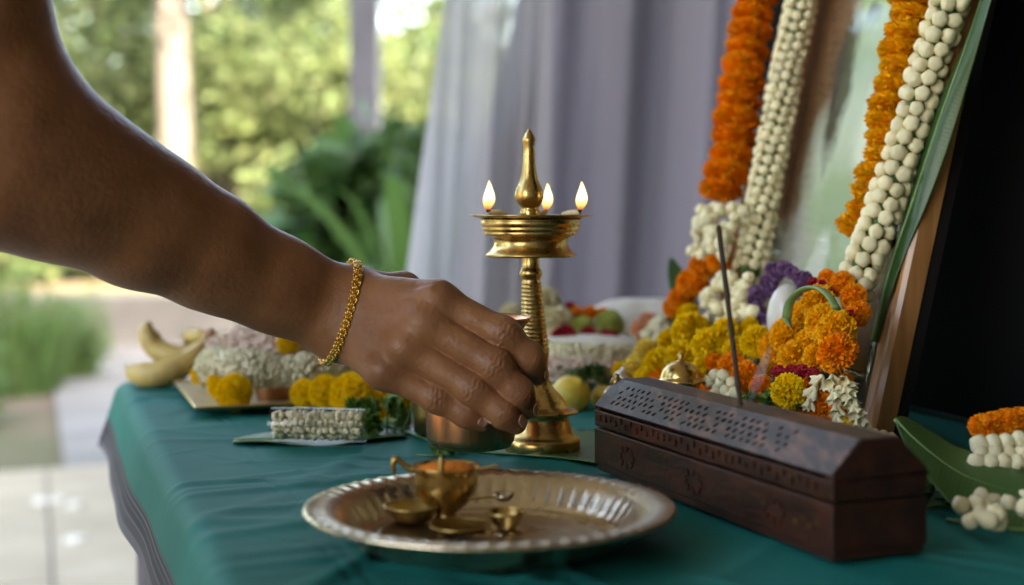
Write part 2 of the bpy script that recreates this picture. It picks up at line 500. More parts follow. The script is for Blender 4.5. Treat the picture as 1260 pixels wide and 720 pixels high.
def glass_mat(name, rough=0.02, tint=(1, 1, 1), refl=1.0):
    """thin pane: fresnel reflection over clear transmission"""
    m = bpy.data.materials.new(name); m.use_nodes = True
    nt = m.node_tree; nt.nodes.clear()
    out = nt.nodes.new("ShaderNodeOutputMaterial")
    g = nt.nodes.new("ShaderNodeBsdfGlossy"); g.inputs["Roughness"].default_value = rough
    t = nt.nodes.new("ShaderNodeBsdfTransparent"); t.inputs[0].default_value = (*tint, 1)
    ge = nt.nodes.new("ShaderNodeNewGeometry")
    dt = nt.nodes.new("ShaderNodeVectorMath"); dt.operation = 'DOT_PRODUCT'
    L(nt, ge.outputs["Incoming"], dt.inputs[0]); L(nt, ge.outputs["Normal"], dt.inputs[1])
    ab = nt.nodes.new("ShaderNodeMath"); ab.operation = 'ABSOLUTE'; L(nt, dt.outputs["Value"], ab.inputs[0])
    om = nt.nodes.new("ShaderNodeMath"); om.operation = 'SUBTRACT'; om.inputs[0].default_value = 1; L(nt, ab.outputs[0], om.inputs[1])
    pw = nt.nodes.new("ShaderNodeMath"); pw.operation = 'POWER'; pw.inputs[1].default_value = 5; L(nt, om.outputs[0], pw.inputs[0])
    f = nt.nodes.new("ShaderNodeMath"); f.operation = 'MULTIPLY_ADD'; f.inputs[1].default_value = 0.96; f.inputs[2].default_value = 0.04; L(nt, pw.outputs[0], f.inputs[0])
    mu = nt.nodes.new("ShaderNodeMath"); mu.operation = 'MULTIPLY'; mu.inputs[1].default_value = refl; mu.use_clamp = True
    mx = nt.nodes.new("ShaderNodeMixShader")
    L(nt, f.outputs[0], mu.inputs[0]); L(nt, mu.outputs[0], mx.inputs[0]); L(nt, t.outputs[0], mx.inputs[1]); L(nt, g.outputs[0], mx.inputs[2]); L(nt, mx.outputs[0], out.inputs[0])
    return m
M['glass'] = glass_mat("picture_glass", 0.03, (0.96, 0.98, 0.96), 1.0)
M['film'] = glass_mat("clear_film", 0.08, (0.97, 0.97, 0.97), 1.0)
#PART2
# ------------------------------------------------------------------ the setting: ground, terrace, path, kerb, porch
def structure(name, vf, mat, smooth=False, **k):
    o = mo(name, vf[0], vf[1], mat, smooth=smooth, **k)
    o["kind"] = "structure"
    return o
structure("ground", bbox(-70, 70, -20, 120, -0.3, -0.02), M['soil'])
structure("garden_bed", bbox(-30, 30, 9.98, 60, -0.1, 0.30), M['soil'])
def uvbox(u0, u1, v0, v1, z0, z1):
    c = TA + UX * ((u0 + u1) / 2) + VX * ((v0 + v1) / 2)
    return boxv((c.x, c.y, (z0 + z1) / 2), UX, VX, (0, 0, 1), (u1 - u0) / 2, (v1 - v0) / 2, (z1 - z0) / 2)
path = structure("path", uvbox(-9.0, -3.87, 0.02, 3.2, -0.1, -0.004), M['path'])
terrace = structure("terrace", uvbox(-3.86, 4.0, -3.0, 2.5, -0.1, -0.012), M['kerb'])
slab_me = None
for i in range(9):
    for j in range(9):
        u0, v0 = -3.85 + i * 0.8, -2.44 + j * 0.6
        c = TA + UX * (u0 + 0.4) + VX * (v0 + 0.3)
        if slab_me is None:
            vf = boxv((0, 0, 0), UX, VX, (0, 0, 1), 0.396, 0.296, 0.011)
            slab_me = new_mesh("slab", vf[0], vf[1], M['slab'], False)
        s = inst("slab", slab_me, (c.x, c.y, -0.011 + R.uniform(-0.001, 0.001)), terrace)
kerb = structure("kerb", bbox(-9, 6, 9.55, 9.95, -0.05, 0.32), M['kerb'])
bevel(kerb, 0.02)
roof = structure("porch_roof", bbox(-2.0, 4.2, -3.5, 3.4, 2.75, 2.9), M['ceil'])
structure("wall_right", bbox(2.3, 2.5, -3.5, 3.4, 0, 2.74), M['plaster_dark'])  # unseen wall, kept dark to cut bounce on the right side
structure("shade_storey", bbox(-2.0, 4.2, -3.5, 3.3, 2.91, 7.3), M['plaster'])  # unseen storey, added so its shadow covers the terrace and path
structure("wall_back", bbox(-2.0, 2.29, -3.5, -3.3, 0, 2.74), M['plaster'])
structure("wall_front", bbox(1.25, 2.29, 2.5, 2.65, 0, 2.74), M['plaster'])

# fallen petals and leaves on the terrace
for k, (px, py, w) in enumerate([(52, 617, 0.035), (92, 621, 0.03), (93, 664, 0.035), (70, 616, 0.03)]):
    p = G(px, py, 0.004)
    vs = [(p.x + w * math.cos(a) * (1 + 0.2 * math.sin(3 * a + k)), p.y + w * 1.2 * math.sin(a), p.z + 0.006 * math.cos(2 * a)) for a in [i * 2 * math.pi / 9 for i in range(9)]]
    vs.append((p.x, p.y, p.z + 0.012))
    o = mo("fallen_petal", vs, [(i, (i + 1) % 9, 9) for i in range(9)], M['petal'], loc=p)
    tag(solid(o, 0.002), "white petal fallen on the beige paving slabs", "petal", "petals fallen on the paving")

# ------------------------------------------------------------------ foliage
def leaf_cloud(n, clumps, size, seed, asp=0.5, drop=0.3):
    """n folded leaves scattered round clump centres [(x,y,z,r)]; returns verts, faces"""
    g = np.random.default_rng(seed)
    C = np.array(clumps, float)
    w = C[:, 3] ** 2; w /= w.sum()
    ci = g.choice(len(C), n, p=w)
    d = g.normal(size=(n, 3)); d /= np.linalg.norm(d, axis=1)[:, None]
    rr = g.uniform(0.25, 1.0, n) ** 0.5 * C[ci, 3]
    c = C[ci, :3] + d * rr[:, None]
    ax = d + g.normal(size=(n, 3)) * 0.7; ax[:, 2] -= drop
    ax /= np.linalg.norm(ax, axis=1)[:, None]
    sd = np.cross(ax, g.normal(size=(n, 3))); sd /= np.linalg.norm(sd, axis=1)[:, None]
    nm = np.cross(ax, sd)
    s = size * g.uniform(0.6, 1.3, n)[:, None]
    v = np.stack([c - ax * s * 0.5, c + sd * s * asp * 0.5 + nm * s * 0.1, c + ax * s * 0.5, c - sd * s * asp * 0.5 + nm * s * 0.1], 1).reshape(-1, 3)
    i = np.arange(n)[:, None] * 4
    f = np.concatenate([i + [0, 1, 2], i + [0, 2, 3]], 1).reshape(-1, 3)
    return v, f
def clumps_for(x, y, z0, z1, rx, n, r, seed):
    g = random.Random(seed)
    out = []
    for _ in range(n):
        a = g.uniform(0, 2 * math.pi); q = math.sqrt(g.random())
        t = g.random()
        k = math.sin(math.pi * (0.12 + 0.8 * t)) ** 0.6
        out.append((x + rx * k * q * math.cos(a), y + rx * 0.8 * k * q * math.sin(a), z0 + (z1 - z0) * t, r * g.uniform(0.6, 1.3)))
    return out
def tree(name, label, cat, x, y, gz, z0, z1, rx, nclump, r, nleaf, size, mat, seed, tr=0.06, group=None, bark=None):
    t = thing(name, label, cat, (x, y, gz), group)
    g = random.Random(seed)
    top = z0 + (z1 - z0) * 0.7
    pts = [(x + g.uniform(-1, 1) * 0.05 * k, y, gz - 0.05 + (top - gz) * k / 5) for k in range(6)]
    vf = tube(pts, [tr * (1 - 0.12 * k) for k in range(6)], 8)
    limbs = [vf]
    cl = clumps_for(x, y, z0, z1, rx, nclump, r, seed)
    for c in cl[:7]:
        h = g.uniform(0.35, 0.8)
        b = (x, y, gz + (top - gz) * h)
        limbs.append(tube(spl([b, ((b[0] + c[0]) / 2, (b[1] + c[1]) / 2, (b[2] + c[2]) / 2 + 0.1), c[:3]], 6), [tr * 0.45, tr * 0.4, tr * 0.32, tr * 0.25, tr * 0.18, tr * 0.1], 6))
    v, f = join(*limbs)
    mo("trunk", v, f, bark or M['trunk'], t)
    v, f = leaf_cloud(nleaf, cl, size, seed)
    mo("crown", v, f, mat, t, smooth=False)
    return t
GT = "leafy shrubs behind the low kerb"
# (px centre, depth, top px-y, radius, material)
shrubs = [(-60, 12.5, -60, 1.0, 'leaf_a'), (60, 12.0, 40, 0.9, 'leaf_b'), (150, 13.0, -40, 1.0, 'leaf_a'), (270, 12.2, 60, 0.85, 'leaf_b'),
          (340, 13.0, -30, 0.95, 'leaf_a'), (420, 12.0, 70, 0.8, 'leaf_b'), (500, 13.2, 90, 0.9, 'leaf_a'), (590, 12.6, 60, 0.9, 'leaf_a')]
SHL = {2: "tall leafy shrub standing against the pale trunk's arm side", 3: "bright leafy shrub just beyond the pale trunk, toward the lavender post", 5: "bright leafy shrub directly behind the lavender post", 6: "leafy shrub in the gap between lavender post and white curtain"}
for k, (px, d, ty, rx, mt) in enumerate(shrubs):
    top = W(px, ty, d)
    tree("garden_shrub", SHL.get(k, "sunlit leafy green shrub growing behind the low kerb"), "shrub", top.x, d, 0.29, 0.35, top.z, rx, 34, 0.36, 3600, 0.13, M[mt], 40 + k, 0.05, GT)
for k, (px, d, ty, rx) in enumerate([(-40, 19, -200, 2.2), (110, 20, -260, 2.4), (260, 18.5, -150, 2.0), (390, 19.5, -90, 1.7), (600, 20, 20, 1.9)]):
    top = W(px, ty, d)
    tree("far_tree", "tall hazy green tree at the back of the garden", "tree", top.x, d, 0.29, 0.6, top.z, rx, 46, 0.7, 4200, 0.22, M['leaf_b' if k % 2 else 'leaf_a'], 70 + k, 0.12, "trees at the back of the garden")
for k, (x, y, top, rx) in enumerate([(-6.2, 8.6, 5.6, 1.7), (-8.6, 9.8, 6.4, 1.9), (-8.2, 6.6, 5.8, 1.7), (-10.5, 7.6, 6.6, 2.0), (-7.6, 4.2, 5.2, 1.6), (-7.0, 1.6, 5.0, 1.6)]):  # off-frame trees added so the picture glass reflects green
    tree("reflection_tree", "broad leafy tree added beyond the open side of the porch for the glass to reflect", "tree", x, y, -0.02, 0.3, top, rx, 50, 0.6, 4200, 0.20, M['leaf_b' if k % 2 else 'leaf_a'], 120 + k, 0.10, "added trees beyond the open side of the porch")
# pale trunk
t = thing("garden_tree", "tall tree with pale mottled trunk among the garden shrubs", "tree", (W(210, 200, 11).x, 11, 0.29))
x0 = W(210, 200, 11).x
mo("trunk", *tube([(x0 + 0.03 * math.sin(k), 11 + 0.02 * k, 0.2 + 0.6 * k) for k in range(9)], [0.14 - 0.004 * k for k in range(9)], 14), M['trunk'], t)
v, f = leaf_cloud(5000, clumps_for(x0, 11.2, 3.4, 6.4, 1.9, 40, 0.5, 5), 0.16, 6)
mo("crown", v, f, M['leaf_a'], t, smooth=False)
# post
p = W(449, 180, 5.9)
t = thing("garden_post", "lavender grey painted square post beside the strap-leaved plant", "post", (p.x, 5.9, -0.02))
bevel(mo("shaft", *boxv((p.x, 5.9, 1.5), (1, 0, 0), (0, 1, 0), (0, 0, 1), 0.06, 0.06, 1.5), M['post'], t, smooth=False), 0.008)
bevel(mo("foot", *boxv((p.x, 5.9, 0.06), (1, 0, 0), (0, 1, 0), (0, 0, 1), 0.12, 0.12, 0.08), M['kerb'], t, smooth=False), 0.01)
# strap-leaved plants near the curtain
def strap_plant(label, base, n, ln, seed, lean=0.8, wid=0.05):
    g = random.Random(seed)
    t = thing("strap_plant", label, "plant", base)
    for k in range(n):
        a = g.uniform(0, 2 * math.pi)
        l = ln * g.uniform(0.6, 1.15)
        h0 = g.uniform(0.1, 0.55) * ln
        el = g.uniform(0.25, 1.35)
        dx, dy = math.cos(a), math.sin(a)
        vs, fs = [], []
        m = 9
        for i in range(m):
            s = i / (m - 1)
            hor = l * s * math.cos(el) * (1 - 0.1 * s)
            z = h0 + l * s * math.sin(el) - lean * 0.5 * l * s * s
            w = wid * (math.sin(math.pi * (0.06 + 0.94 * s)) ** 0.7) * g.uniform(0.97, 1.03)
            c = Vector(base) + Vector((dx * hor, dy * hor, z))
            sd = Vector((-dy, dx, 0)) * w
            vs += [c - sd + Vector((0, 0, w * 0.35)), c, c + sd + Vector((0, 0, w * 0.35))]
        for i in range(m - 1):
            fs += [(3 * i, 3 * i + 1, 3 * i + 4, 3 * i + 3), (3 * i + 1, 3 * i + 2, 3 * i + 5, 3 * i + 4)]
        mo("leaf", vs, fs, M['strap'], t)
    b = Vector(base)
    mo("stem", *tube([b + Vector((0, 0, -0.03)), b + Vector((0.01, 0, 0.3 * ln)), b + Vector((0.0, 0.01, 0.6 * ln))], [0.035, 0.03, 0.02], 8), M['strap'], t)
    return t
strap_plant("dark green plant with long arching strap leaves beside white curtain", (W(500, 0, 4.6).x, 4.6, 0.0), 56, 1.1, 3, 0.85, 0.040)
strap_plant("strap-leaved plant arching in front of the lavender post", (W(425, 0, 5.2).x, 5.2, 0.0), 46, 0.95, 9, 1.0, 0.036)
t = tree("dark_shrub", "dense dark green shrub low beside the curtain", "shrub", W(462, 0, 5.3).x, 5.3, 0, 0.15, 1.12, 0.42, 30, 0.2, 1700, 0.17, M['leaf_d'], 91, 0.03)
# pale grassy bush at the left
def grass_bush(label, c, n, h, rad, seed):
    g = np.random.default_rng(seed)
    vs, fs = [], []
    for k in range(n):
        a = g.uniform(0, 2 * np.pi); q = rad * 0.55 * math.sqrt(g.random())
        b = np.array([c[0] + q * math.cos(a), c[1] + q * math.sin(a), c[2]])
        a2 = a + g.normal() * 0.6
        l = h * g.uniform(0.5, 1.1); o = rad * g.uniform(0.1, 0.8)
        w = 0.006
        sd = np.array([-math.sin(a2), math.cos(a2), 0]) * w
        dr = np.array([math.cos(a2), math.sin(a2), 0])
        i0 = len(vs)
        for s in (0, 0.4, 0.75, 1.0):
            pnt = b + dr * o * s ** 1.6 + np.array([0, 0, l * (s - 0.18 * s ** 3)])
            vs += [pnt - sd * (1.05 - s), pnt + sd * (1.05 - s)]
        for i in range(3):
            fs.append((i0 + 2 * i, i0 + 2 * i + 1, i0 + 2 * i + 3, i0 + 2 * i + 2))
    t = thing("grassy_bush", label, "bush", c)
    mo("blades", vs, fs, M['grass'], t, smooth=False)["kind"] = "stuff"
    v, f = leaf_cloud(700, clumps_for(c[0], c[1], c[2] + 0.05, c[2] + h * 0.9, rad * 0.8, 16, 0.13, seed), 0.06, seed + 1, 0.3)
    mo("foliage", v, f, M['grass'], t, smooth=False)["kind"] = "stuff"
p = G(20, 478); grass_bush("pale green grassy bush growing on soil beside the grey path", (p.x, p.y, -0.02), 520, 0.66, 0.42, 3)
p = G(85, 462); grass_bush("smaller wispy bush by the edge of the grey path", (p.x, p.y, -0.02), 260, 0.42, 0.26, 4)
p = G(-60, 520); grass_bush("low grassy clump on the bare soil", (p.x, p.y, -0.02), 240, 0.40, 0.3, 5)

# ------------------------------------------------------------------ curtains
def curtain(name, label, d, edge, x1, mat, seed, fold, amp, nx=150, slack=0.0):
    """edge(z) = left edge x; folds run down from the rail"""
    g = random.Random(seed)
    ph = [g.uniform(0, 6.28) for _ in range(5)]
    z0, z1, nz = 0.03, 2.70, 46
    vs, fs = [], []
    for j in range(nz):
        z = z0 + (z1 - z0) * j / (nz - 1)
        e = edge(z)
        for i in range(nx):
            s = i / (nx - 1)
            x = e + (x1 - e) * s
            q = x + 0.03 * math.sin(1.7 * z + ph[0])
            y = d + amp * (math.sin(2 * math.pi * q / fold + ph[1]) + 0.55 * math.sin(2 * math.pi * q / (fold * 0.57) + ph[2] + 0.4 * z) + 0.3 * math.sin(2 * math.pi * q / (fold * 0.31) + ph[3] - 0.7 * z))
            y += slack * (2.7 - z) * 0.02 * math.sin(5 * x + ph[4])
            vs.append((x, y, z))
    for j in range(nz - 1):
        for i in range(nx - 1):
            a = j * nx + i
            fs.append((a, a + 1, a + nx + 1, a + nx))
    t = thing(name, label, "curtain", (0.3, d, 0.03))
    mo("fabric", vs, fs, mat, t)
    hv = []
    for i in range(0, nx, 6):
        hv.append(vs[i])
    mo("hem", *tube(hv, 0.004, 6), mat, t)
    return t
curtain("sheer_curtain", "thin white sheer curtain edge gathered beside the garden opening", 2.13, lambda z: -0.098 - 0.143 * (1.24 - z), 0.06, M['sheer'], 4, 0.085, 0.012, 110, 1)
curtain("lavender_curtain", "lavender grey curtain hanging in soft folds behind the oil lamp", 2.24, lambda z: 0.01 - 0.24 * (1.24 - z) * (1 if z < 1.24 else 0.6), 1.3, M['curtain'], 8, 0.19, 0.034, 300)
r = thing("curtain_rod", "thin dark metal rod carrying the curtains under the roof", "rod", (0.5, 2.2, 2.71))
mo("pole", *tube([(-0.5, 2.19, 2.715), (0.4, 2.19, 2.715), (1.35, 2.19, 2.715)], 0.012, 10), M['table_wood'], r)
for xx in (-0.5, 1.35):
    mo("finial", *lathe([(0.001, -0.02), (0.016, -0.012), (0.02, 0), (0.016, 0.012), (0.001, 0.02)], 12, (xx, 2.19, 2.715)), M['table_wood'], r)

# ------------------------------------------------------------------ table and cloth
tb = thing("table", "dark wooden table under the teal cloth", "table", TT(0.6, 0.4, -TZ))
TW, TL = 0.95, 1.22
mo("tabletop", *uvbox(0.012, TL, 0.012, TW, TZ - 0.030, TZ - 0.004), M['table_wood'], tb, smooth=False)
for (u, v) in ((0.30, 0.05), (TL - 0.06, 0.05), (0.05, TW - 0.06), (TL - 0.06, TW - 0.06), (0.06, 0.08)):
    c = TT(u, v)
    mo("leg", *boxv((c.x, c.y, (TZ - 0.032) / 2), UX, VX, (0, 0, 1), 0.022, 0.022, (TZ - 0.032) / 2), M['table_wood'], tb, smooth=False)
# plum under-cloth hanging at the side, in two panels with a gap
sk = thing("under_cloth", "plum grey under-cloth hanging down the side of the table", "cloth", TT(0.3, 0.0, -TZ))
for (u0, u1) in ((0.0, 0.205), (0.245, 1.2)):
    vs, fs = [], []
    n, mz = 90, 10
    for j in range(mz):
        z = TZ - 0.012 - (TZ - 0.04) * j / (mz - 1)
        for i in range(n):
            u = u0 + (u1 - u0) * i / (n - 1)
            w = 0.006 * j / mz * (math.sin(u * 34) + 0.6 * math.sin(u * 61 + 1.0))
            c = TT(u - 0.0, 0.006 + w)
            vs.append((c.x, c.y, z))
    for j in range(mz - 1):
        for i in range(n - 1):
            a = j * n + i
            fs.append((a, a + 1, a + n + 1, a + n))
    solid(mo("panel", vs, fs, M['skirt'], sk), 0.0015)
vs, fs = [], []
n, mz = 60, 10
for j in range(mz):
    z = TZ - 0.012 - (TZ - 0.04) * j / (mz - 1)
    for i in range(n):
        v = 0.008 + 0.9 * i / (n - 1)
        c = TT(0.006 + 0.006 * j / mz * math.sin(v * 40), v)
        vs.append((c.x, c.y, z))
for j in range(mz - 1):
    for i in range(n - 1):
        a = j * n + i
        fs.append((a, a + 1, a + n + 1, a + n))
solid(mo("panel", vs, fs, M['skirt'], sk), 0.0015)

def crease(U, V, u0, v0, u1, v1, w, h):
    """a soft ridge along a segment on the cloth"""
    du, dv = u1 - u0, v1 - v0
    l2 = du * du + dv * dv
    s = np.clip(((U - u0) * du + (V - v0) * dv) / l2, 0, 1)
    dist = np.hypot(U - u0 - s * du, V - v0 - s * dv)
    return h * np.exp(-(dist / w) ** 2) * np.sin(np.pi * np.clip(s * 0.9 + 0.05, 0, 1))
def tablecloth():
    HANG = 0.068
    us = np.concatenate([np.linspace(-0.06, 0, 12)[:-1], np.linspace(0, 1.22, 330)])
    vv = np.concatenate([np.linspace(-HANG, 0.0, 22)[:-1], np.linspace(0.0, 0.40, 150)[:-1], np.linspace(0.40, TW, 60)])
    U, V = np.meshgrid(us, vv, indexing='ij')
    Z = np.zeros_like(U)
    g = np.random.default_rng(21)
    for k in range(90):
        u0 = g.uniform(0.0, 1.1); v0 = g.uniform(-0.02, 0.42)
        a = g.normal(math.pi / 2, 0.7) if k % 2 else g.normal(0.2, 0.4)
        l = g.uniform(0.06, 0.26)
        Z += crease(U, V, u0, v0, u0 + l * math.cos(a), v0 + l * math.sin(a), g.uniform(0.0025, 0.009), g.uniform(0.0006, 0.0024))
    for k in range(70):            # fine fresh creases
        u0 = g.uniform(0.0, 1.1); v0 = g.uniform(-0.02, 0.42); a = g.normal(1.1, 0.8); l = g.uniform(0.04, 0.2)
        Z += crease(U, V, u0, v0, u0 + l * math.cos(a), v0 + l * math.sin(a), g.uniform(0.0022, 0.0036), g.uniform(0.0004, 0.0011))
    for k in range(14):            # gathers running in from the edge
        u0 = g.uniform(0.1, 0.75)
        Z += crease(U, V, u0, -0.03, u0 + g.normal(0, 0.05), g.uniform(0.06, 0.2), g.uniform(0.004, 0.009), g.uniform(0.001, 0.0028))
    Z += 0.0006 * np.sin(U * 23 + 3 * np.sin(V * 9)) * np.sin(V * 17 + 2)
    Z -= Z.min() * 0
    # seams (double stitched line along the side)
    for sv in (0.048, 0.056):
        Z -= 0.0006 * np.exp(-((V - sv - 0.003 * np.sin(U * 7)) / 0.0012) ** 2)
    # drop over the edges with a rounded corner of radius r
    r = 0.012
    def drop(s):
        """s<0 beyond the edge -> horizontal offset and drop"""
        a = np.clip(-s / r, 0, math.pi / 2 * 0.92)
        hor = -r * np.sin(a); ver = -r * (1 - np.cos(a))
        rest = np.clip(-s - r * math.pi / 2 * 0.92, 0, None)
        hor -= rest * math.cos(math.pi / 2 * 0.92); ver -= rest * math.sin(math.pi / 2 * 0.92)
        return np.where(s < 0, hor, s), np.where(s < 0, ver, 0.0)
    Vh, dv = drop(V)
    Uh, du = drop(U)
    hang = np.clip(-V / HANG, 0, 1)
    wav = np.sin(U * 15 + 0.7 * np.sin(U * 7)) + 0.5 * np.sin(U * 29 + 1)
    Vh = Vh + hang * (0.0025 * wav - 0.008)
    dv = dv * (1 + 0.12 * np.sin(U * 6 + 0.5))
    X = TA.x + UX.x * Uh + VX.x * Vh
    Y = TA.y + UX.y * Uh + VX.y * Vh
    Zz = TZ + Z * (1 - 0.6 * hang) + np.minimum(dv, du)
    nu, nv = U.shape
    P = np.stack([X, Y, Zz], -1).reshape(-1, 3)
    idx = np.arange(nu * nv).reshape(nu, nv)
    F = np.stack([idx[:-1, :-1], idx[:-1, 1:], idx[1:, 1:], idx[1:, :-1]], -1).reshape(-1, 4)
    o = mo("tablecloth", P, F, M['cloth'], loc=TT(0.6, 0.4))
    at = o.data.attributes.new("hem", 'FLOAT', 'POINT')
    at.data.foreach_set("value", np.clip(-V / HANG, 0, 1).ravel().astype(np.float32))
    tag(o, "creased teal cotton cloth with striped border spread over the table", "tablecloth")
    return o
tablecloth()
# black board added to fill the black area behind the picture
c = TT(0.62, 0.60, 0.42)
bd = thing("black_fill_board", "added black board standing behind the framed picture", "board", TT(0.62, 0.60, 0.003))
bevel(mo("panel", *boxv(c, UX, VX, (0, 0, 1), 0.46, 0.012, 0.415), M['black'], bd, smooth=False), 0.003)
for s in (-0.3, 0.3):
    c = TT(0.62 + s, 0.66, 0.012)
    mo("foot", *boxv(c, UX, VX, (0, 0, 1), 0.02, 0.045, 0.009), M['black'], bd, smooth=False)
#PART3
# ------------------------------------------------------------------ flower library
def pompom(name, mat, n=230, flat=0.7, length=0.45, width=0.16, spread=130, ruffle=0.5, seed=1, core=0.62, lift=0.25):
    """a double bloom of radius 1 facing +Z: spiral of ruffled notched petals over a core"""
    g = random.Random(seed)
    vs, fs = [], []
    ga = math.pi * (3 - math.sqrt(5))
    zlo = math.cos(math.radians(spread))
    for i in range(n):
        z = 1 - (1 - zlo) * (i + 0.5) / n
        th = ga * i + g.uniform(-0.1, 0.1)
        rr = math.sqrt(max(0, 1 - z * z))
        d = Vector((rr * math.cos(th), rr * math.sin(th), z))
        out = (d + Vector((g.gauss(0, 0.12), g.gauss(0, 0.12), lift + g.gauss(0, 0.1)))).normalized()
        side = out.cross(Vector((g.gauss(0, 0.25), g.gauss(0, 0.25), 1))).normalized()
        nrm = side.cross(out)
        p0 = d * (1 - length)
        ln = length * g.uniform(0.8, 1.12)
        w = width * g.uniform(0.8, 1.2)
        b = len(vs)
        cup = g.uniform(0.1, ruffle) * w
        a1 = p0 + out * ln * 0.55; a2 = p0 + out * ln
        pts = [p0 - side * w * 0.3, p0 + side * w * 0.3,
               a1 - side * w + nrm * cup, a1 + nrm * -cup * 0.6, a1 + side * w + nrm * cup,
               a2 - side * w * 0.75 + nrm * g.uniform(-1, 1) * cup, a2 - out * ln * 0.12 + nrm * cup * 0.6, a2 + side * w * 0.75 + nrm * g.uniform(-1, 1) * cup]
        vs += [(q.x, q.y, q.z * flat) for q in pts]
        fs += [(b, b + 1, b + 3), (b, b + 3, b + 2), (b + 1, b + 4, b + 3), (b + 2, b + 3, b + 6, b + 5), (b + 3, b + 4, b + 7, b + 6)]
    cv, cf = lathe([(0.01, -core)] + [(core * math.sin(a), -core * math.cos(a)) for a in [0.4, 0.9, 1.4, 1.9, 2.4, 2.8]] + [(0.01, core)], 10)
    b = len(vs)
    vs += [(x, y, z * flat) for x, y, z in cv]
    fs += [tuple(i + b for i in q) for q in cf]
    return new_mesh(name, vs, fs, mat, False)
FL = {}
for nm, mk in (('orange', 'marigold_orange'), ('amber', 'marigold_amber'), ('yellow', 'yellow'), ('pale', 'yellow_pale')):
    FL[nm] = [pompom("bloom_" + nm, M[mk], 170, 0.78, 0.46, 0.19, 140, 0.75, s) for s in (1, 2, 3)]
FL['disc'] = [pompom("stacked_marigold", M['marigold_orange'], 190, 0.55, 0.46, 0.19, 150, 0.8, s) for s in (4, 5, 6)]
FL['adisc'] = [pompom("stacked_amber_marigold", M['marigold_amber'], 180, 0.60, 0.46, 0.19, 150, 0.8, s) for s in (4, 5, 6)]
FL['mum'] = [pompom("pompon_bloom", M['yellow'], 330, 0.72, 0.26, 0.095, 150, 0.4, s, core=0.8, lift=0.05) for s in (7, 8)]
FL['red'] = [pompom("red_bloom", M['red'], 46, 0.7, 0.6, 0.42, 120, 0.8, s, core=0.5) for s in (9, 10)]
FL['lime'] = [pompom("lime_bloom", M['lime'], 160, 0.9, 0.3, 0.16, 160, 0.5, 12, core=0.78)]
FL['cream'] = [pompom("cream_bloom", M['cream'], 150, 0.85, 0.4, 0.22, 140, 0.6, 13, core=0.7)]
FL['peach'] = [pompom("peach_bloom", M['peach'], 60, 0.7, 0.55, 0.3, 130, 0.8, 14, core=0.5)]
FL['purple'] = [pompom("purple_bloom", M['purple'], 46, 0.8, 0.6, 0.3, 160, 0.8, 15, core=0.45)]
def bloom(kind, loc, r, parent=None, face=None, name="flower", tilt=0.5):
    me = R.choice(FL[kind])
    f = Vector(face if face is not None else (-0.3, -0.8, 0.5))
    f = (f.normalized() + Vector((R.gauss(0, 1), R.gauss(0, 1), R.gauss(0, 1))) * 0.28 * tilt).normalized()
    return inst(name, me, loc, parent, aim(f, R.uniform(0, 6.28)), r * R.uniform(0.95, 1.07))
def bud_mesh():
    """round five-lobed bud, radius 1, tip along +Z"""
    vs, fs = [], []
    seg, rings = 15, 9
    for j in range(rings + 1):
        t = math.pi * j / rings
        for k in range(seg):
            a = 2 * math.pi * k / seg
            lob = 1 + 0.08 * math.cos(5 * a) * math.sin(t)
            z = math.cos(t)
            z = z * 0.92 - (0.12 if z > 0.93 else 0)
            vs.append((math.sin(t) * lob * math.cos(a) if 0 < j < rings else 0.02 * math.cos(a), math.sin(t) * lob * math.sin(a) if 0 < j < rings else 0.02 * math.sin(a), z))
    for j in range(rings):
        for k in range(seg):
            k2 = (k + 1) % seg
            fs.append((j * seg + k, (j + 1) * seg + k, (j + 1) * seg + k2, j * seg + k2))
    return new_mesh("bud", vs, fs, M['bud'])
BUD = bud_mesh()
def bud(loc, r, parent, face=None):
    f = Vector(face if face is not None else (R.gauss(0, 1), R.gauss(0, 1), R.gauss(0, 1)))
    f = f + Vector((R.gauss(0, 1), R.gauss(0, 1), R.gauss(0, 1))) * 0.2
    return inst("bud", BUD, loc, parent, aim(f, R.uniform(0, 6)), r * R.uniform(0.92, 1.06))
def trumpet_mesh():
    """tuberose floret: tube opening to five pointed lobes, length 1 along -Z"""
    vs, fs = [], []
    seg = 10
    prof = [(0.10, 0.0), (0.13, -0.2), (0.14, -0.5), (0.24, -0.72), (0.26, -0.8)]
    for j, (r, z) in enumerate(prof):
        for k in range(seg):
            a = 2 * math.pi * k / seg
            vs.append((r * math.cos(a), r * math.sin(a), z))
    for k in range(seg):
        a = 2 * math.pi * k / seg
        s = 0.36 if k % 2 == 0 else 0.25
        vs.append((s * math.cos(a), s * math.sin(a), -1.0 if k % 2 == 0 else -0.84))
    for j in range(len(prof)):
        for k in range(seg):
            k2 = (k + 1) % seg
            fs.append((j * seg + k, j * seg + k2, (j + 1) * seg + k2, (j + 1) * seg + k))
    return new_mesh("floret", vs, fs, M['bud'])
FLORET = trumpet_mesh()
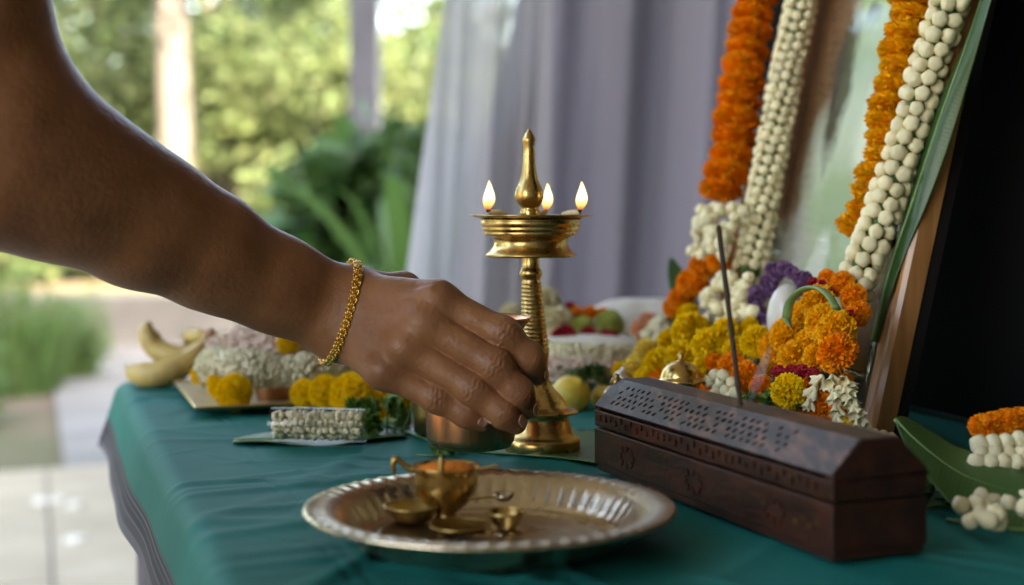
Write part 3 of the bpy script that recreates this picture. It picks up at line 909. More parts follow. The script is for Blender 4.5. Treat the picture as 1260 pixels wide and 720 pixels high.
def bud_heap(n, fn, size, seed, asp=1.5):
    """n small pointed buds placed by fn(g) -> (point, outward); one joined mesh"""
    g = random.Random(seed)
    vs, fs = [], []
    seg = 6
    for _ in range(n):
        p, o = fn(g)
        o = (Vector(o).normalized() + Vector((g.gauss(0, 0.45), g.gauss(0, 0.45), g.gauss(0, 0.45)))).normalized()
        q = o.to_track_quat('Z', 'Y')
        s = size * g.uniform(0.75, 1.2)
        b = len(vs)
        for r, z in ((0.12, -1.0), (0.62, -0.45), (0.9, 0.1), (0.6, 0.65), (0.1, 1.0)):
            for k in range(seg):
                a = 2 * math.pi * k / seg
                w = q @ Vector((r * math.cos(a) * s, r * math.sin(a) * s, z * asp * s))
                vs.append((p[0] + w.x, p[1] + w.y, p[2] + w.z))
        for j in range(4):
            for k in range(seg):
                k2 = (k + 1) % seg
                fs.append((b + j * seg + k, b + j * seg + k2, b + (j + 1) * seg + k2, b + (j + 1) * seg + k))
    return vs, fs
def along_tube(path, rad, squash=1.0):
    P = np.array([tuple(p) for p in path]); T_ = np.gradient(P, axis=0)
    def fn(g):
        k = g.randrange(len(P))
        t = Vector(T_[k]).normalized()
        a = t.orthogonal().normalized(); b = t.cross(a)
        th = g.uniform(0, 2 * math.pi)
        o = a * math.cos(th) + b * math.sin(th)
        r = rad[k] if hasattr(rad, '__len__') else rad
        o2 = Vector((o.x, o.y, o.z * squash))
        return Vector(P[k]) + o2 * r * g.uniform(0.85, 1.05) + t * g.uniform(-0.5, 0.5) * 0.004, o
    return fn
def on_dome(c, rx, ry, rz):
    c = Vector(c)
    def fn(g):
        a = g.uniform(0, 2 * math.pi); z = g.uniform(0.0, 1.0); r = math.sqrt(1 - z * z)
        o = Vector((r * math.cos(a), r * math.sin(a), z))
        return c + Vector((o.x * rx, o.y * ry, o.z * rz)), o
    return fn
def sprig(c, n, size, spread, seed, up=0.5):
    g = np.random.default_rng(seed)
    cl = [(c[0] + g.normal() * spread, c[1] + g.normal() * spread, c[2] + abs(g.normal()) * spread * up, spread * 0.5) for _ in range(7)]
    return leaf_cloud(n, cl, size, seed, 0.55, 0.0)
def blade(centre, width, n=30, m=12, thick=0.0006, sag=None, tear=None):
    """leaf blade: centre = list of (point, side vector); returns verts, faces, along"""
    vs, fs, al = [], [], []
    acc = 0.0
    for i in range(n):
        p, sd, up = centre(i / (n - 1))
        if i: acc += (p - prev).length
        prev = p
        w = width(i / (n - 1))
        for j in range(-m, m + 1):
            s = j / m
            q = p + sd * (s * w) + up * ((sag(s, i / (n - 1)) if sag else 0.0))
            vs.append(tuple(q)); al.append(acc + 0.25 * abs(s) * w)
    k = 2 * m + 1
    for i in range(n - 1):
        for j in range(k - 1):
            fs.append((i * k + j, i * k + j + 1, (i + 1) * k + j + 1, (i + 1) * k + j))
    return vs, fs, al
def leaf_part(t, centre, width, mat, rib=0.0022, **k):
    vs, fs, al = blade(centre, width, **k)
    o = mo("blade", vs, fs, mat, t)
    a = o.data.attributes.new("along", 'FLOAT', 'POINT'); a.data.foreach_set("value", al)
    solid(o, 0.0008)
    pts = []
    for i in range(24):
        p, sd, up = centre(i / 23)
        pts.append(p + up * (k['sag'](0, i / 23) if k.get('sag') else 0))
    mo("midrib", *tube(pts, [rib * (1.15 - i / 23) for i in range(24)], 8), M['rib'], t)
    return o
#PART4
# ------------------------------------------------------------------ the person: arm and hand as one continuous surface
def A(px, py, d): return np.array(W(px, py, d))
FING = {   # joints (knuckle, middle joint, end joint, tip) with radii
    'index':  [(538, 371, 0.858), (620, 411, 0.850), (650, 441, 0.853), (660, 461, 0.862)],
    'middle': [(521, 398, 0.852), (609, 450, 0.843), (637, 483, 0.844), (647, 502, 0.851)],
    'ring':   [(498, 427, 0.850), (583, 479, 0.842), (619, 508, 0.841), (635, 521, 0.845)],
    'little': [(472, 456, 0.852), (538, 490, 0.847), (574, 509, 0.846), (594, 519, 0.849)],
}
FRAD = {'index': (.0112, .0093, .0085, .0068), 'middle': (.0115, .0097, .0087, .0070), 'ring': (.0110, .0091, .0082, .0066), 'little': (.0098, .0080, .0073, .0058)}
CARP = {'index': (446, 366, 0.882), 'middle': (440, 382, 0.878), 'ring': (434, 398, 0.877), 'little': (428, 412, 0.879)}
FING = {k: [A(*q) for q in v] for k, v in FING.items()}
CARP = {k: A(*v) for k, v in CARP.items()}
THUMB = [A(440, 358, 0.893), A(496, 357, 0.914), A(548, 388, 0.945), A(590, 415, 0.948)]
THR = (.0125, .0112, .0105, .0082)
ARM = [(A(414, 384, 0.888), .0200), (A(340, 349, 0.872), .0262), (A(260, 313, 0.850), .0318), (A(175, 272, 0.825), .0375), (A(95, 228, 0.800), .0425), (A(0, 184, 0.775), .0455)]
UPPER = [(A(0, 180, 0.775), .0455), (A(-55, 10, 0.762), .0470), (A(-105, -180, 0.755), .0510), (A(-150, -400, 0.745), .0560)]
ULNA = [(A(428, 362, 0.886), .0138), (A(408, 407, 0.884), .0138)]

def cone(P, a, b, r1, r2):
    ba = (b - a).astype(np.float32)
    pa = P - a.astype(np.float32)
    h = np.clip(pa @ ba / float(ba @ ba), 0, 1)
    q = pa - h[:, None] * ba
    return np.sqrt(np.einsum('ij,ij->i', q, q)) - (r1 + h * (r2 - r1))
def smin(a, b, k):
    h = np.maximum(k - np.abs(a - b), 0) / k
    return np.minimum(a, b) - h * h * k * 0.25
def ssub(a, b, k):      # a minus b, soft
    return -smin(-a, b, k)
CAMP = np.array([0, 0, EYE])
def sdf(P, hand=True):
    P = P.astype(np.float32)
    d = None
    ch = ARM
    for i in range(len(ch) - 1):
        c = cone(P, ch[i][0], ch[i + 1][0], ch[i][1], ch[i + 1][1])
        d = c if d is None else smin(d, c, .012)
    u = None
    for i in range(len(UPPER) - 1):
        c = cone(P, UPPER[i][0], UPPER[i + 1][0], UPPER[i][1], UPPER[i + 1][1])
        u = c if u is None else smin(u, c, .012)
    d = smin(d, u, .035)
    # forearm muscle along the thumb side
    d = smin(d, cone(P, A(150, 235, .815), A(255, 290, .845), .027, .021), .02)
    d = smin(d, cone(P, ULNA[0][0], ULNA[1][0], ULNA[0][1], ULNA[1][1]), .012)
    d = smin(d, cone(P, ULNA[0][0], A(300, 312, .862), .0130, .0175), .012)
    d = smin(d, cone(P, ULNA[1][0], A(290, 350, .855), .0130, .0175), .012)
    if not hand:
        return d
    palm = None
    names = list(FING)
    for n in names:
        c = cone(P, CARP[n], FING[n][0], .0150, FRAD[n][0] + .0012)
        palm = c if palm is None else smin(palm, c, .010)
    # fill of the palm on the cup side and the heel of the hand
    palm = smin(palm, cone(P, A(452, 385, .897), A(500, 398, .878), .017, .012), .014)
    palm = smin(palm, cone(P, A(438, 408, .890), A(478, 445, .870), .014, .010), .012)
    d = smin(d, palm, .014)
    # thumb
    th = None
    for i in range(3):
        c = cone(P, THUMB[i], THUMB[i + 1], THR[i], THR[i + 1])
        th = c if th is None else smin(th, c, .005)
    d = smin(d, th, .010)
    # knuckles, extensor tendons, wrist bone
    for n in names:
        m = FING[n][0]
        tc = (CAMP - m) / np.linalg.norm(CAMP - m)
        k = m + tc * .0050
        d = smin(d, np.linalg.norm(P - k.astype(np.float32), axis=1) - (FRAD[n][0] - .0022), .006)
        c0 = CARP[n] + tc * .0118
        d = smin(d, cone(P, c0, m + tc * .0078, .0012, .0028), .0060)
    for q, rr in ((A(462, 372, .862), .0012),):
        d = smin(d, cone(P, q, A(530, 356, .846), rr, rr), .003)
    body = d
    out = d
    for n in names:
        J, r = FING[n], FRAD[n]
        f = None
        for i in range(3):
            c = cone(P, J[i], J[i + 1], r[i], r[i + 1])
            f = c if f is None else smin(f, c, .007)
        # joint swelling and skin folds over the joints
        for i, (sw, amp, lam) in ((1, (.0003, .00055, .0031)), (2, (.0001, .00032, .0027))):
            ax = J[i + 1] - J[i - 1]; ax = ax / np.linalg.norm(ax)
            q = P - J[i].astype(np.float32)
            s = q @ ax.astype(np.float32)
            near = np.exp(-(s / .0052) ** 2)
            tc = (CAMP - J[i]) / np.linalg.norm(CAMP - J[i])
            dors = np.clip((q @ tc.astype(np.float32)) / .008, 0, 1)
            f = f - sw * near * np.clip(dors, .2, 1) + amp * near * np.cos(2 * np.pi * (s + .0008 * np.sin(900 * (q @ np.cross(ax, tc).astype(np.float32)))) / lam) * dors ** 2
        out = np.minimum(out, smin(body, f, .0075))
    return out

def surface_nets(F, ax):
    nx, ny, nz = F.shape
    S = F < 0
    c = np.zeros((nx - 1, ny - 1, nz - 1), np.uint8)
    for i in (0, 1):
        for j in (0, 1):
            for k in (0, 1):
                c += S[i:nx - 1 + i, j:ny - 1 + j, k:nz - 1 + k]
    act = (c > 0) & (c < 8)
    I = np.argwhere(act)
    vid = -np.ones(act.shape, np.int64)
    vid[act] = np.arange(len(I))
    acc = np.zeros((len(I), 3)); cnt = np.zeros(len(I))
    corners = [(i, j, k) for i in (0, 1) for j in (0, 1) for k in (0, 1)]
    def pos(ix):
        return np.stack([ax[0][ix[:, 0]], ax[1][ix[:, 1]], ax[2][ix[:, 2]]], 1)
    for a in corners:
        for d in range(3):
            if a[d]: continue
            b = list(a); b[d] = 1
            ia, ib = I + np.array(a), I + np.array(b)
            fa = F[ia[:, 0], ia[:, 1], ia[:, 2]]; fb = F[ib[:, 0], ib[:, 1], ib[:, 2]]
            m = (fa < 0) != (fb < 0)
            t = np.where(m, fa / np.where(m, fa - fb, 1), 0)
            acc += np.where(m[:, None], pos(ia) + t[:, None] * (pos(ib) - pos(ia)), 0); cnt += m
    V = acc / cnt[:, None]
    quads = []
    for d in range(3):
        o1, o2 = [(1, 2), (2, 0), (0, 1)][d]
        sl0 = [slice(1, -1)] * 3; sl1 = [slice(1, -1)] * 3
        sl0[d] = slice(0, -1); sl1[d] = slice(1, None)
        a, b = S[tuple(sl0)], S[tuple(sl1)]
        E = np.argwhere(a != b)
        if not len(E): continue
        flip = a[E[:, 0], E[:, 1], E[:, 2]]
        E = E + np.array([0 if q == d else 1 for q in range(3)])
        def cell(da, db):
            q = E.copy(); q[:, o1] -= da; q[:, o2] -= db
            return vid[q[:, 0], q[:, 1], q[:, 2]]
        Q = np.stack([cell(1, 1), cell(0, 1), cell(0, 0), cell(1, 0)], 1)
        Q[~flip] = Q[~flip][:, ::-1]
        quads.append(Q)
    return V, np.concatenate(quads)

ea = ARM[0][0] - ARM[-1][0]; LARM = np.linalg.norm(ea); ea /= LARM
eb = np.array([0, 0, 1.0]); eb -= ea * (eb @ ea); eb /= np.linalg.norm(eb)
ec = np.cross(ea, eb)
BAS = np.stack([ea, eb, ec])
def axis(parts):
    out = []
    for a, b, h in parts:
        out.append(np.arange(a, b, h))
    return np.concatenate(out)
HSTEP = 0.00095
allp = np.array([q for v in FING.values() for q in v] + THUMB + list(CARP.values()))
loc = (allp - ARM[-1][0]) @ BAS.T
lo, hi = loc.min(0) - .022, loc.max(0) + .022
s_hand = LARM - 0.045
gx = axis([(-.14, s_hand, .0035), (s_hand, hi[0], HSTEP)])
blo = min(lo[1], -.06)
gy = axis([(blo, max(hi[1], .052), HSTEP * 1.05), (max(hi[1], .052), .36, .006)])
clo = min(lo[2], -.056)
gz = axis([(clo - .04, clo, .005), (clo, max(hi[2], .056), HSTEP * 1.05), (max(hi[2], .056), max(hi[2], .056) + .04, .005)])
Fg = np.empty((len(gx), len(gy), len(gz)), np.float32)
yy, zz = np.meshgrid(gy, gz, indexing='ij')
base = yy.ravel()[:, None] * eb + zz.ravel()[:, None] * ec + ARM[-1][0]
for i0 in range(0, len(gx), 8):
    xs = gx[i0:i0 + 8]
    Pp = (base[None] + xs[:, None, None] * ea).reshape(-1, 3)
    Fg[i0:i0 + 8] = sdf(Pp, xs[-1] > s_hand - .04).reshape(len(xs), len(gy), len(gz))
Vn, Qn = surface_nets(Fg, (gx, gy, gz))
del Fg
Vw = Vn @ BAS + ARM[-1][0]
person = thing("person", "person's bare brown arm reaching in to hold a copper cup over the table", "person", (-0.62, 0.62, 0.0))
body = mo("body", Vw, Qn, M['skin'], person)
kn = np.zeros(len(Vw))
for n_, J_ in FING.items():
    for i_, (rad_, amp_) in enumerate(((.011, .55), (.0085, 1.0), (.006, .7))):
        tc_ = (CAMP - J_[i_]) / np.linalg.norm(CAMP - J_[i_])
        kn = np.maximum(kn, amp_ * np.exp(-(np.linalg.norm(Vw - (J_[i_] + tc_ * .008), axis=1) / rad_) ** 2))
at = body.data.attributes.new("knuckle", 'FLOAT', 'POINT'); at.data.foreach_set("value", kn.astype(np.float32))
nt = M['skin'].node_tree; b_ = nt.nodes[M['skin']["bsdf"]]; src_ = b_.inputs["Base Color"].links[0].from_socket
an = nt.nodes.new("ShaderNodeAttribute"); an.attribute_name = "knuckle"
mu_ = nt.nodes.new("ShaderNodeMath"); mu_.operation = 'MULTIPLY'; mu_.inputs[1].default_value = 0.55
mx_ = nt.nodes.new("ShaderNodeMix"); mx_.data_type = 'RGBA'; mx_.inputs["B"].default_value = (0.145, 0.052, 0.026, 1)
L(nt, an.outputs["Fac"], mu_.inputs[0]); L(nt, mu_.outputs[0], mx_.inputs["Factor"]); L(nt, src_, mx_.inputs["A"]); L(nt, mx_.outputs["Result"], b_.inputs["Base Color"])
sm = body.modifiers.new("smooth", 'SMOOTH'); sm.factor = 0.5; sm.iterations = 2
# nails: small curved plates pressed on the end segments
def nail(n, up, L_=.0085, Wd=.0036, back=.002):
    J = FING[n]; f = J[3] - J[2]; f /= np.linalg.norm(f)
    u = np.array(up, float); u -= f * (u @ f); u /= np.linalg.norm(u)
    s = np.cross(f, u)
    P0 = J[3] + f * (.0035 - back)
    nu_, nv_ = 9, 9
    grid = []
    for i in range(nu_):
        for j in range(nv_):
            a, b = i / (nu_ - 1), j / (nv_ - 1) * 2 - 1
            w = Wd * (1 - .25 * abs(2 * a - 1) ** 4)
            end = .0012 * b * b
            grid.append(P0 + f * ((a - .6) * L_ * (1 - 0.12 * b * b)) + s * (b * w) + u * .012)
    Q = np.array(grid)
    for _ in range(24):
        Q = Q - u[None] * (sdf(Q) * .8)[:, None]
    Q = Q + u[None] * .00045
    fs = [(i * nv_ + j, i * nv_ + j + 1, (i + 1) * nv_ + j + 1, (i + 1) * nv_ + j) for i in range(nu_ - 1) for j in range(nv_ - 1)]
    solid(mo("fingernail", Q, fs, M['nail'], person), .0006)
nail('index', (0.75, -0.55, 0.35))
nail('middle', (0.65, -0.65, 0.4))
nail('ring', (0.45, -0.8, 0.4), .0080, .0033, .003)
nail('little', (0.0, -1.0, 0.1), .0065, .0026, .0048)
# clothing: tunic with the sleeve over the shoulder, long to the floor (outside the frame)
sh = UPPER[-1][0]
vs, fs = [], []
rings = [(0.03, .26, .20, -.62, .62), (.45, .22, .17, -.62, .62), (.78, .19, .135, -.60, .62), (.95, .165, .115, -.585, .63), (1.1, .18, .115, -.56, .645), (1.22, .19, .10, -.535, .66), (1.29, .15, .075, -.53, .665), (1.33, .06, .055, -.525, .67)]
seg = 36
for z, rx, ry, cx, cy in rings:
    for k in range(seg):
        a = 2 * math.pi * k / seg
        w = 1 + (0.05 * math.sin(9 * a) if z < 0.6 else 0.01 * math.sin(7 * a))
        vs.append((cx + rx * w * math.cos(a), cy + ry * w * math.sin(a), z))
for i in range(len(rings) - 1):
    for k in range(seg):
        k2 = (k + 1) % seg
        fs.append((i * seg + k, i * seg + k2, (i + 1) * seg + k2, (i + 1) * seg + k))
fs.append(tuple((len(rings) - 1) * seg + k for k in range(seg)))
sl = tube(spl([tuple(sh + np.array([-.10, -.02, .045])), tuple(sh), tuple(UPPER[2][0] * .55 + sh * .45), tuple(UPPER[2][0] * .95 + sh * .05)], 12), [.07, .072, .072, .07, .07, .069, .068, .067, .066, .066, .065, .065], 24, cap=False)
v2, f2 = join((vs, fs), sl)
mo("tunic", v2, f2, M['tunic'], person)

# ------------------------------------------------------------------ bracelet: links wrapped snugly round the wrist
wc = A(418, 384, .886)
wa = np.array([.93, .28, -.30]); wa /= np.linalg.norm(wa)
w1 = np.array([0.10, 0.0, 1.0]); w1 -= wa * (w1 @ wa); w1 /= np.linalg.norm(w1)
w2 = np.cross(wa, w1)
# the band leans along the arm: further to the hand at its top
NB = 72
def snug(a, ext):
    o = w1 * math.cos(a) + w2 * math.sin(a)
    p = wc
    lo_, hi_ = .008, .06
    for _ in range(26):
        mid = (lo_ + hi_) / 2
        if sdf((p + o * mid)[None])[0] < 0: lo_ = mid
        else: hi_ = mid
    return p + o * (hi_ + ext), o
br = thing("bracelet", "gold chain-link bracelet worn snug round the wrist", "bracelet", wc)
ring_p = [snug(2 * math.pi * k / NB, .0013) for k in range(NB)]
me_l = None
lv, lf = [], []
pts = [Vector(p) for p, o in ring_p]
core = [p for p in pts] + [pts[0]]
cv = tube(core, .0012, 8, cap=False)
mo("cord", *cv, M['gold'], br)
tor = []
sg, sr = 12, 6
tv, tf = [], []
for i in range(sg):
    a = 2 * math.pi * i / sg
    for j in range(sr):
        b = 2 * math.pi * j / sr
        rr = 1 + 0.34 * math.cos(b)
        tv.append((rr * math.cos(a), rr * 0.72 * math.sin(a), 0.34 * math.sin(b)))
for i in range(sg):
    for j in range(sr):
        tf.append((i * sr + j, ((i + 1) % sg) * sr + j, ((i + 1) % sg) * sr + (j + 1) % sr, i * sr + (j + 1) % sr))
lks = []
for k in range(NB):
    p, o = ring_p[k]
    tn = pts[(k + 1) % NB] - pts[k - 1]; tn.normalize()
    oz = Vector(o); sd = oz.cross(tn).normalized(); oz = tn.cross(sd).normalized()
    for s in (-1, 0, 1):
        m3 = Matrix((tn * 1.0, sd, oz)).transposed()
        q = m3.to_quaternion() @ Euler((0.5 * s, 0.45 * s, 0.6 * s + (0.9 if k % 2 else -0.9))).to_quaternion()
        c0 = Vector(p) + sd * (s * .0015) + oz * (.0006 + .0005 * (s == 0))
        lks.append(([tuple(c0 + (q @ Vector(t_)) * .0015) for t_ in tv], tf))
mo("links", *join(*lks), M['gold'], br)
#PART5
# ------------------------------------------------------------------ oil lamp
LD = 0.966                                   # depth of the lamp, 1 px = 0.571 mm there
LB = Vector(((667 - 630) / FPX * LD, LD, TZ + 0.0025))
def ly(py): return (553 - py) / FPX * LD   # height over the foot
CX = [(158, 651), (250, 651.5), (265, 653), (344, 653.5), (432, 659), (475, 664), (506, 667), (560, 667)]
def lamp_off(z):
    py = 553 - z * FPX / LD
    for (a, xa), (b, xb) in zip(CX, CX[1:]):
        if py <= b:
            t = max(0, (py - a) / (b - a))
            return (xa + (xb - xa) * t - 667) / FPX * LD
    return 0
def LP(l): return [(r / FPX * LD, ly(y)) for y, r in l]
lamp = thing("oil_lamp", "tall brass oil lamp with three lit wicks standing on banana leaf", "oil lamp", LB)
mo("base", *lathe(LP([(553, 0.5), (553, 45.5), (551.5, 46.6), (541, 46.6), (538, 45.5), (536.5, 42), (534, 38.5), (528, 36), (518, 33.5), (510, 31.8), (508, 33), (507.5, 43.5), (506, 45.2), (504, 44), (501.5, 34.5), (498, 31), (493, 29), (486, 25), (479, 18.5), (475, 15.5), (472, 14)]), 72, LB, lamp_off), M['brass'], lamp)
st = [(474, 14.5), (468, 13), (452, 13.2), (440, 14.6), (434, 16.6), (431, 17.4)]
n = 17
for k in range(n):
    y = 429 - k * 5.0; r = 17.0 - 4.8 * k / n
    st += [(y + 1.6, r - 1.1), (y, r), (y - 1.6, r - 0.2), (y - 3.0, r - 1.2)]
st += [(343, 11.6), (341, 12.6), (338, 13.9), (335, 14), (332, 12.4), (329, 10.8), (322, 10.4), (314, 10.4)]
mo("stem", *lathe(LP(st), 56, LB, lamp_off), M['brass'], lamp)
mo("dish", *lathe(LP([(316, 9), (316.5, 40), (316, 54), (314.5, 56), (312.5, 55.5), (309, 51), (304, 47), (299, 45), (295, 45.5), (291.5, 49), (290, 53), (289, 57.2), (286.5, 58), (285, 57), (284, 58.5), (281, 60), (279.5, 59), (278, 60.5), (274.5, 61.6), (272, 61), (270, 60), (268.6, 63), (267, 71), (265.6, 76.6), (264.3, 77), (264.6, 74), (267, 64), (272, 58), (279, 50), (281, 20), (281, 0.5)]), 80, LB, lamp_off), M['brass'], lamp)
mo("finial", *lathe(LP([(281, 12), (264, 12), (260, 12.4), (258, 11), (256, 10.4), (253, 13), (249, 15.8), (244, 17.6), (239, 18), (233, 16.6), (227, 13.4), (220, 10.6), (211, 8.7), (198, 7.4), (186, 6.8), (180, 6.8), (176, 7.8), (173, 8.4), (171, 8.2), (164, 4.2), (159, 1.2), (157.5, 0.2)]), 48, LB, lamp_off), M['brass'], lamp)
rc = LB + Vector((lamp_off(ly(265)), 0, ly(265)))
mo("oil", *lathe([(0.0005, 0), (0.0345, 0), (0.0355, 0.0001)], 40, rc - Vector((0, 0, 0.0028))), pbr("lamp_oil", (0.22, 0.11, 0.02), 0.06, 0), lamp)
def flame_prof():
    return [(0.02, 0.0), (0.13, 0.05), (0.25, 0.13), (0.34, 0.23), (0.385, 0.34), (0.38, 0.44), (0.32, 0.57), (0.23, 0.70), (0.14, 0.83), (0.06, 0.94), (0.004, 1.0)]
for (px, py, d, hgt, inn) in ((600, 260, 0.952, 0.0206, (622, 264.0)), (672, 260, 1.000, 0.0196, (664, 263.5)), (714, 260, 0.954, 0.0200, (692, 264.0))):
    tip = W(px, py, d); root = W(inn[0], inn[1], LD + (d - LD) * 0.35)
    mid = (tip + root) / 2 + Vector((0, 0, 0.0))
    wk = mo("wick", *tube(spl([root, mid, tip + Vector((0, 0, -0.0008))], 9), [0.0016, .0019, .0021, .0022, .0022, .0021, .0020, .0018, .0012], 8), M['wick'], lamp)
    mo("charred_end", *tube(spl([tip + (mid - tip) * 0.12, tip + Vector((0, 0, 0.0012)), tip + Vector((0.0003, 0, 0.0048))], 5), [.0016, .0015, .0012, .0009, .0005], 7), M['char'], wk)
    fl = mo("flame", *lathe([(r * hgt * 0.52, z * hgt) for r, z in flame_prof()], 20, tip + Vector((0, 0, 0.0002)), lambda z: 0.0012 * math.sin(z / 0.009)), M['flame'], lamp)

# ------------------------------------------------------------------ copper cup in the hand, brass tumbler behind
CD = 0.897
cb = W(579, 546, CD)
def cpx(l): return [(r / FPX * CD, (548 - y) / FPX * CD) for y, r in l]
cup = thing("copper_cup", "polished copper cup with flared rim held in the hand", "cup", cb)
coff = lambda z: 0.022 * z
mo("body", *lathe(cpx([(548, 0.5), (548, 44), (547, 51), (544, 53.5), (538, 54.5), (500, 56.5), (460, 58), (430, 58.5), (417, 58.6), (410, 60), (403, 64), (397, 69.0), (393.5, 71.5), (392, 71.8), (391.6, 70.8), (395, 67.5), (403, 61.5), (411, 57.2), (430, 56.8), (500, 54.5), (540, 52), (542, 30), (542, 0.5)]), 72, cb, coff), M['copper'], cup)
mo("foot_ring", *lathe(cpx([(548.5, 42), (550.5, 43), (551, 46), (550, 49.5), (547.5, 50.5)]), 60, cb, coff), M['brass_dull'], cup)
tp = T(548, 538)
tum = thing("brass_tumbler", "small brass tumbler standing behind the held copper cup", "tumbler", tp)
k = tp.y / FPX
mo("wall", *lathe([(0.0005, 0.004), (36 * k, 0.004), (38 * k, 0.005), (39 * k, 8 * k), (40 * k, 30 * k), (43 * k, 60 * k), (44.5 * k, 66 * k), (44 * k, 67 * k), (42 * k, 64 * k), (38.5 * k, 30 * k), (37 * k, 10 * k), (0.0005, 9 * k)], 48, tp), M['brass_dull'], tum)
mo("rim", *lathe([(44 * k, 64.5 * k), (45.8 * k, 66 * k), (45.6 * k, 67.6 * k), (44 * k, 67.4 * k)], 48, tp), M['brass'], tum)

# ------------------------------------------------------------------ thali with small vessels
PC = Vector(((603 - 630) / FPX * 0.702, 0.702, TZ + 0.0022))
def thali():
    t = thing("thali_plate", "round tarnished brass plate with fluted rim on the teal cloth", "plate", PC)
    seg = 480; NF = 60
    prof = [(0.0005, 0.0022, 0), (0.030, 0.0022, 0), (0.050, 0.0022, 0), (0.0535, 0.0024, 0), (0.0545, 0.0034, 0), (0.0560, 0.0034, 0), (0.0570, 0.0024, 0), (0.0625, 0.0022, 0), (0.0650, 0.0027, 0.1),
            (0.0668, 0.0040, 0.5), (0.0695, 0.0075, 1), (0.0725, 0.0115, 1), (0.0755, 0.0148, 1), (0.0790, 0.0170, 0.8), (0.0825, 0.0180, 0.5), (0.0860, 0.0184, 0.6), (0.0895, 0.0183, 0.5), (0.0908, 0.0180, 0), (0.0912, 0.0172, 0), (0.0905, 0.0166, 0)]
    vs, fs = [], []
    for r, z, a in prof:
        for k in range(seg):
            th = 2 * math.pi * k / seg
            f = abs(math.sin(NF * th / 2))
            f = 1 - f ** 0.7
            f = f - 0.35
            vs.append((PC.x + (r + 0.0017 * a * f) * math.cos(th), PC.y + (r + 0.0017 * a * f) * math.sin(th), PC.z + z + 0.0013 * a * f))
    n = len(prof)
    for i in range(n - 1):
        for k in range(seg):
            k2 = (k + 1) % seg
            fs.append((i * seg + k, i * seg + k2, (i + 1) * seg + k2, (i + 1) * seg + k))
    o = mo("dish", vs, fs, M['thali'], t)
    solid(o, 0.0011)
    mo("foot_ring", *lathe([(0.050, -0.0020), (0.0560, -0.0020), (0.056, 0.0016), (0.050, 0.0016)], 60, PC), M['thali'], t)
    return t
thali()
PF = 0.0055                                        # top of the plate floor over the cloth
def PT(px, py): return T(px, py, PF)
# spouted cup
c = PT(549, 641); k = c.y / FPX
v = thing("spouted_cup", "small brass cup of orange powder with a curled handle, standing in the plate", "cup", c)
mo("bowl", *lathe([(0.0005, 0), (17 * k, 0), (18 * k, 2 * k), (13 * k, 6 * k), (12 * k, 9 * k), (20 * k, 16 * k), (30 * k, 26 * k), (37 * k, 38 * k), (39 * k, 50 * k), (38.5 * k, 58 * k), (40 * k, 64 * k), (42.5 * k, 67 * k), (42.5 * k, 68.5 * k), (40.5 * k, 68 * k), (36.5 * k, 60 * k), (36.5 * k, 58 * k), (0.0005, 57 * k)], 48, c), M['brass'], v)
mo("powder", *lathe([(37.3 * k, 61 * k), (34 * k, 66 * k), (22 * k, 70 * k), (10 * k, 72 * k), (0.0005, 72 * k)], 30, c), M['orange_powder'], v)
e = c + Vector((-40 * k, 0, 60 * k))
mo("handle", *tube(spl([e, e + Vector((-10 * k, 0, 8 * k)), e + Vector((-22 * k, -2 * k, 17 * k)), e + Vector((-25 * k, -2 * k, 10 * k)), e + Vector((-23 * k, -2 * k, -4 * k))], 16), [3.6 * k] * 12 + [3.2 * k, 2.8 * k, 2.3 * k, 1.6 * k], 8), M['brass_dull'], v)
e = c + Vector((-4 * k, -40 * k, 66 * k))
mo("bird_knob", *lathe([(3.5 * k, 0), (4.5 * k, 3 * k), (3.2 * k, 8 * k), (4.6 * k, 13 * k), (3.0 * k, 18 * k), (0.3 * k, 23 * k)], 14, e), M['brass_dull'], v)
e = c + Vector((38 * k, -4 * k, 63 * k))
mo("spout", *tube(spl([e, e + Vector((10 * k, 0, 2 * k)), e + Vector((22 * k, 0, 5 * k)), e + Vector((30 * k, 0, 4 * k))], 10), [5.5 * k, 5.2 * k, 4.8 * k, 4.4 * k, 4 * k, 3.8 * k, 3.6 * k, 3.4 * k, 3.0 * k, 2.2 * k], 10, flat=0.6), M['brass'], v)
# spoon behind the cup
e = PT(612, 610) + Vector((0, 0, 0.0))
def small_bowl(name, label, px, py, r, h, mat, rim=1.04):
    c = PT(px, py); k = c.y / FPX
    t = thing(name, label, "bowl", c)
    R_, H_ = r * k, h * k
    mo("bowl", *lathe([(0.0004, 0.0002), (R_ * 0.42, 0.0002), (R_ * 0.5, H_ * 0.06), (R_ * 0.72, H_ * 0.3), (R_ * 0.90, H_ * 0.65), (R_, H_ * 0.94), (R_ * rim, H_), (R_ * (rim - 0.02), H_ * 1.03), (R_ * 0.95, H_ * 0.96), (R_ * 0.84, H_ * 0.66), (R_ * 0.66, H_ * 0.34), (R_ * 0.4, H_ * 0.16), (0.0004, H_ * 0.13)], 40, c), mat, t)
    mo("rim", *tube([c + Vector((R_ * rim * math.cos(a), R_ * rim * math.sin(a), H_)) for a in [i * 2 * math.pi / 40 for i in range(41)]], 0.0007, 6, cap=False), mat, t)
    return t
small_bowl("shallow_bowl", "shallow brass bowl beside the spouted cup, under its handle", 508, 643, 34, 21, M['brass_dull'])
small_bowl("oil_saucer", "tiny flat brass saucer in front of the spouted cup", 566, 656, 35, 10, M['brass_dull'])
small_bowl("round_bowl", "tiny round brass bowl lying on the plate beside the flat saucer", 623, 651, 22, 21, M['brass'])
sp = PT(600, 632)
s = thing("brass_spoon", "small brass spoon leaning on the tiny round bowl behind the spouted cup", "spoon", sp)
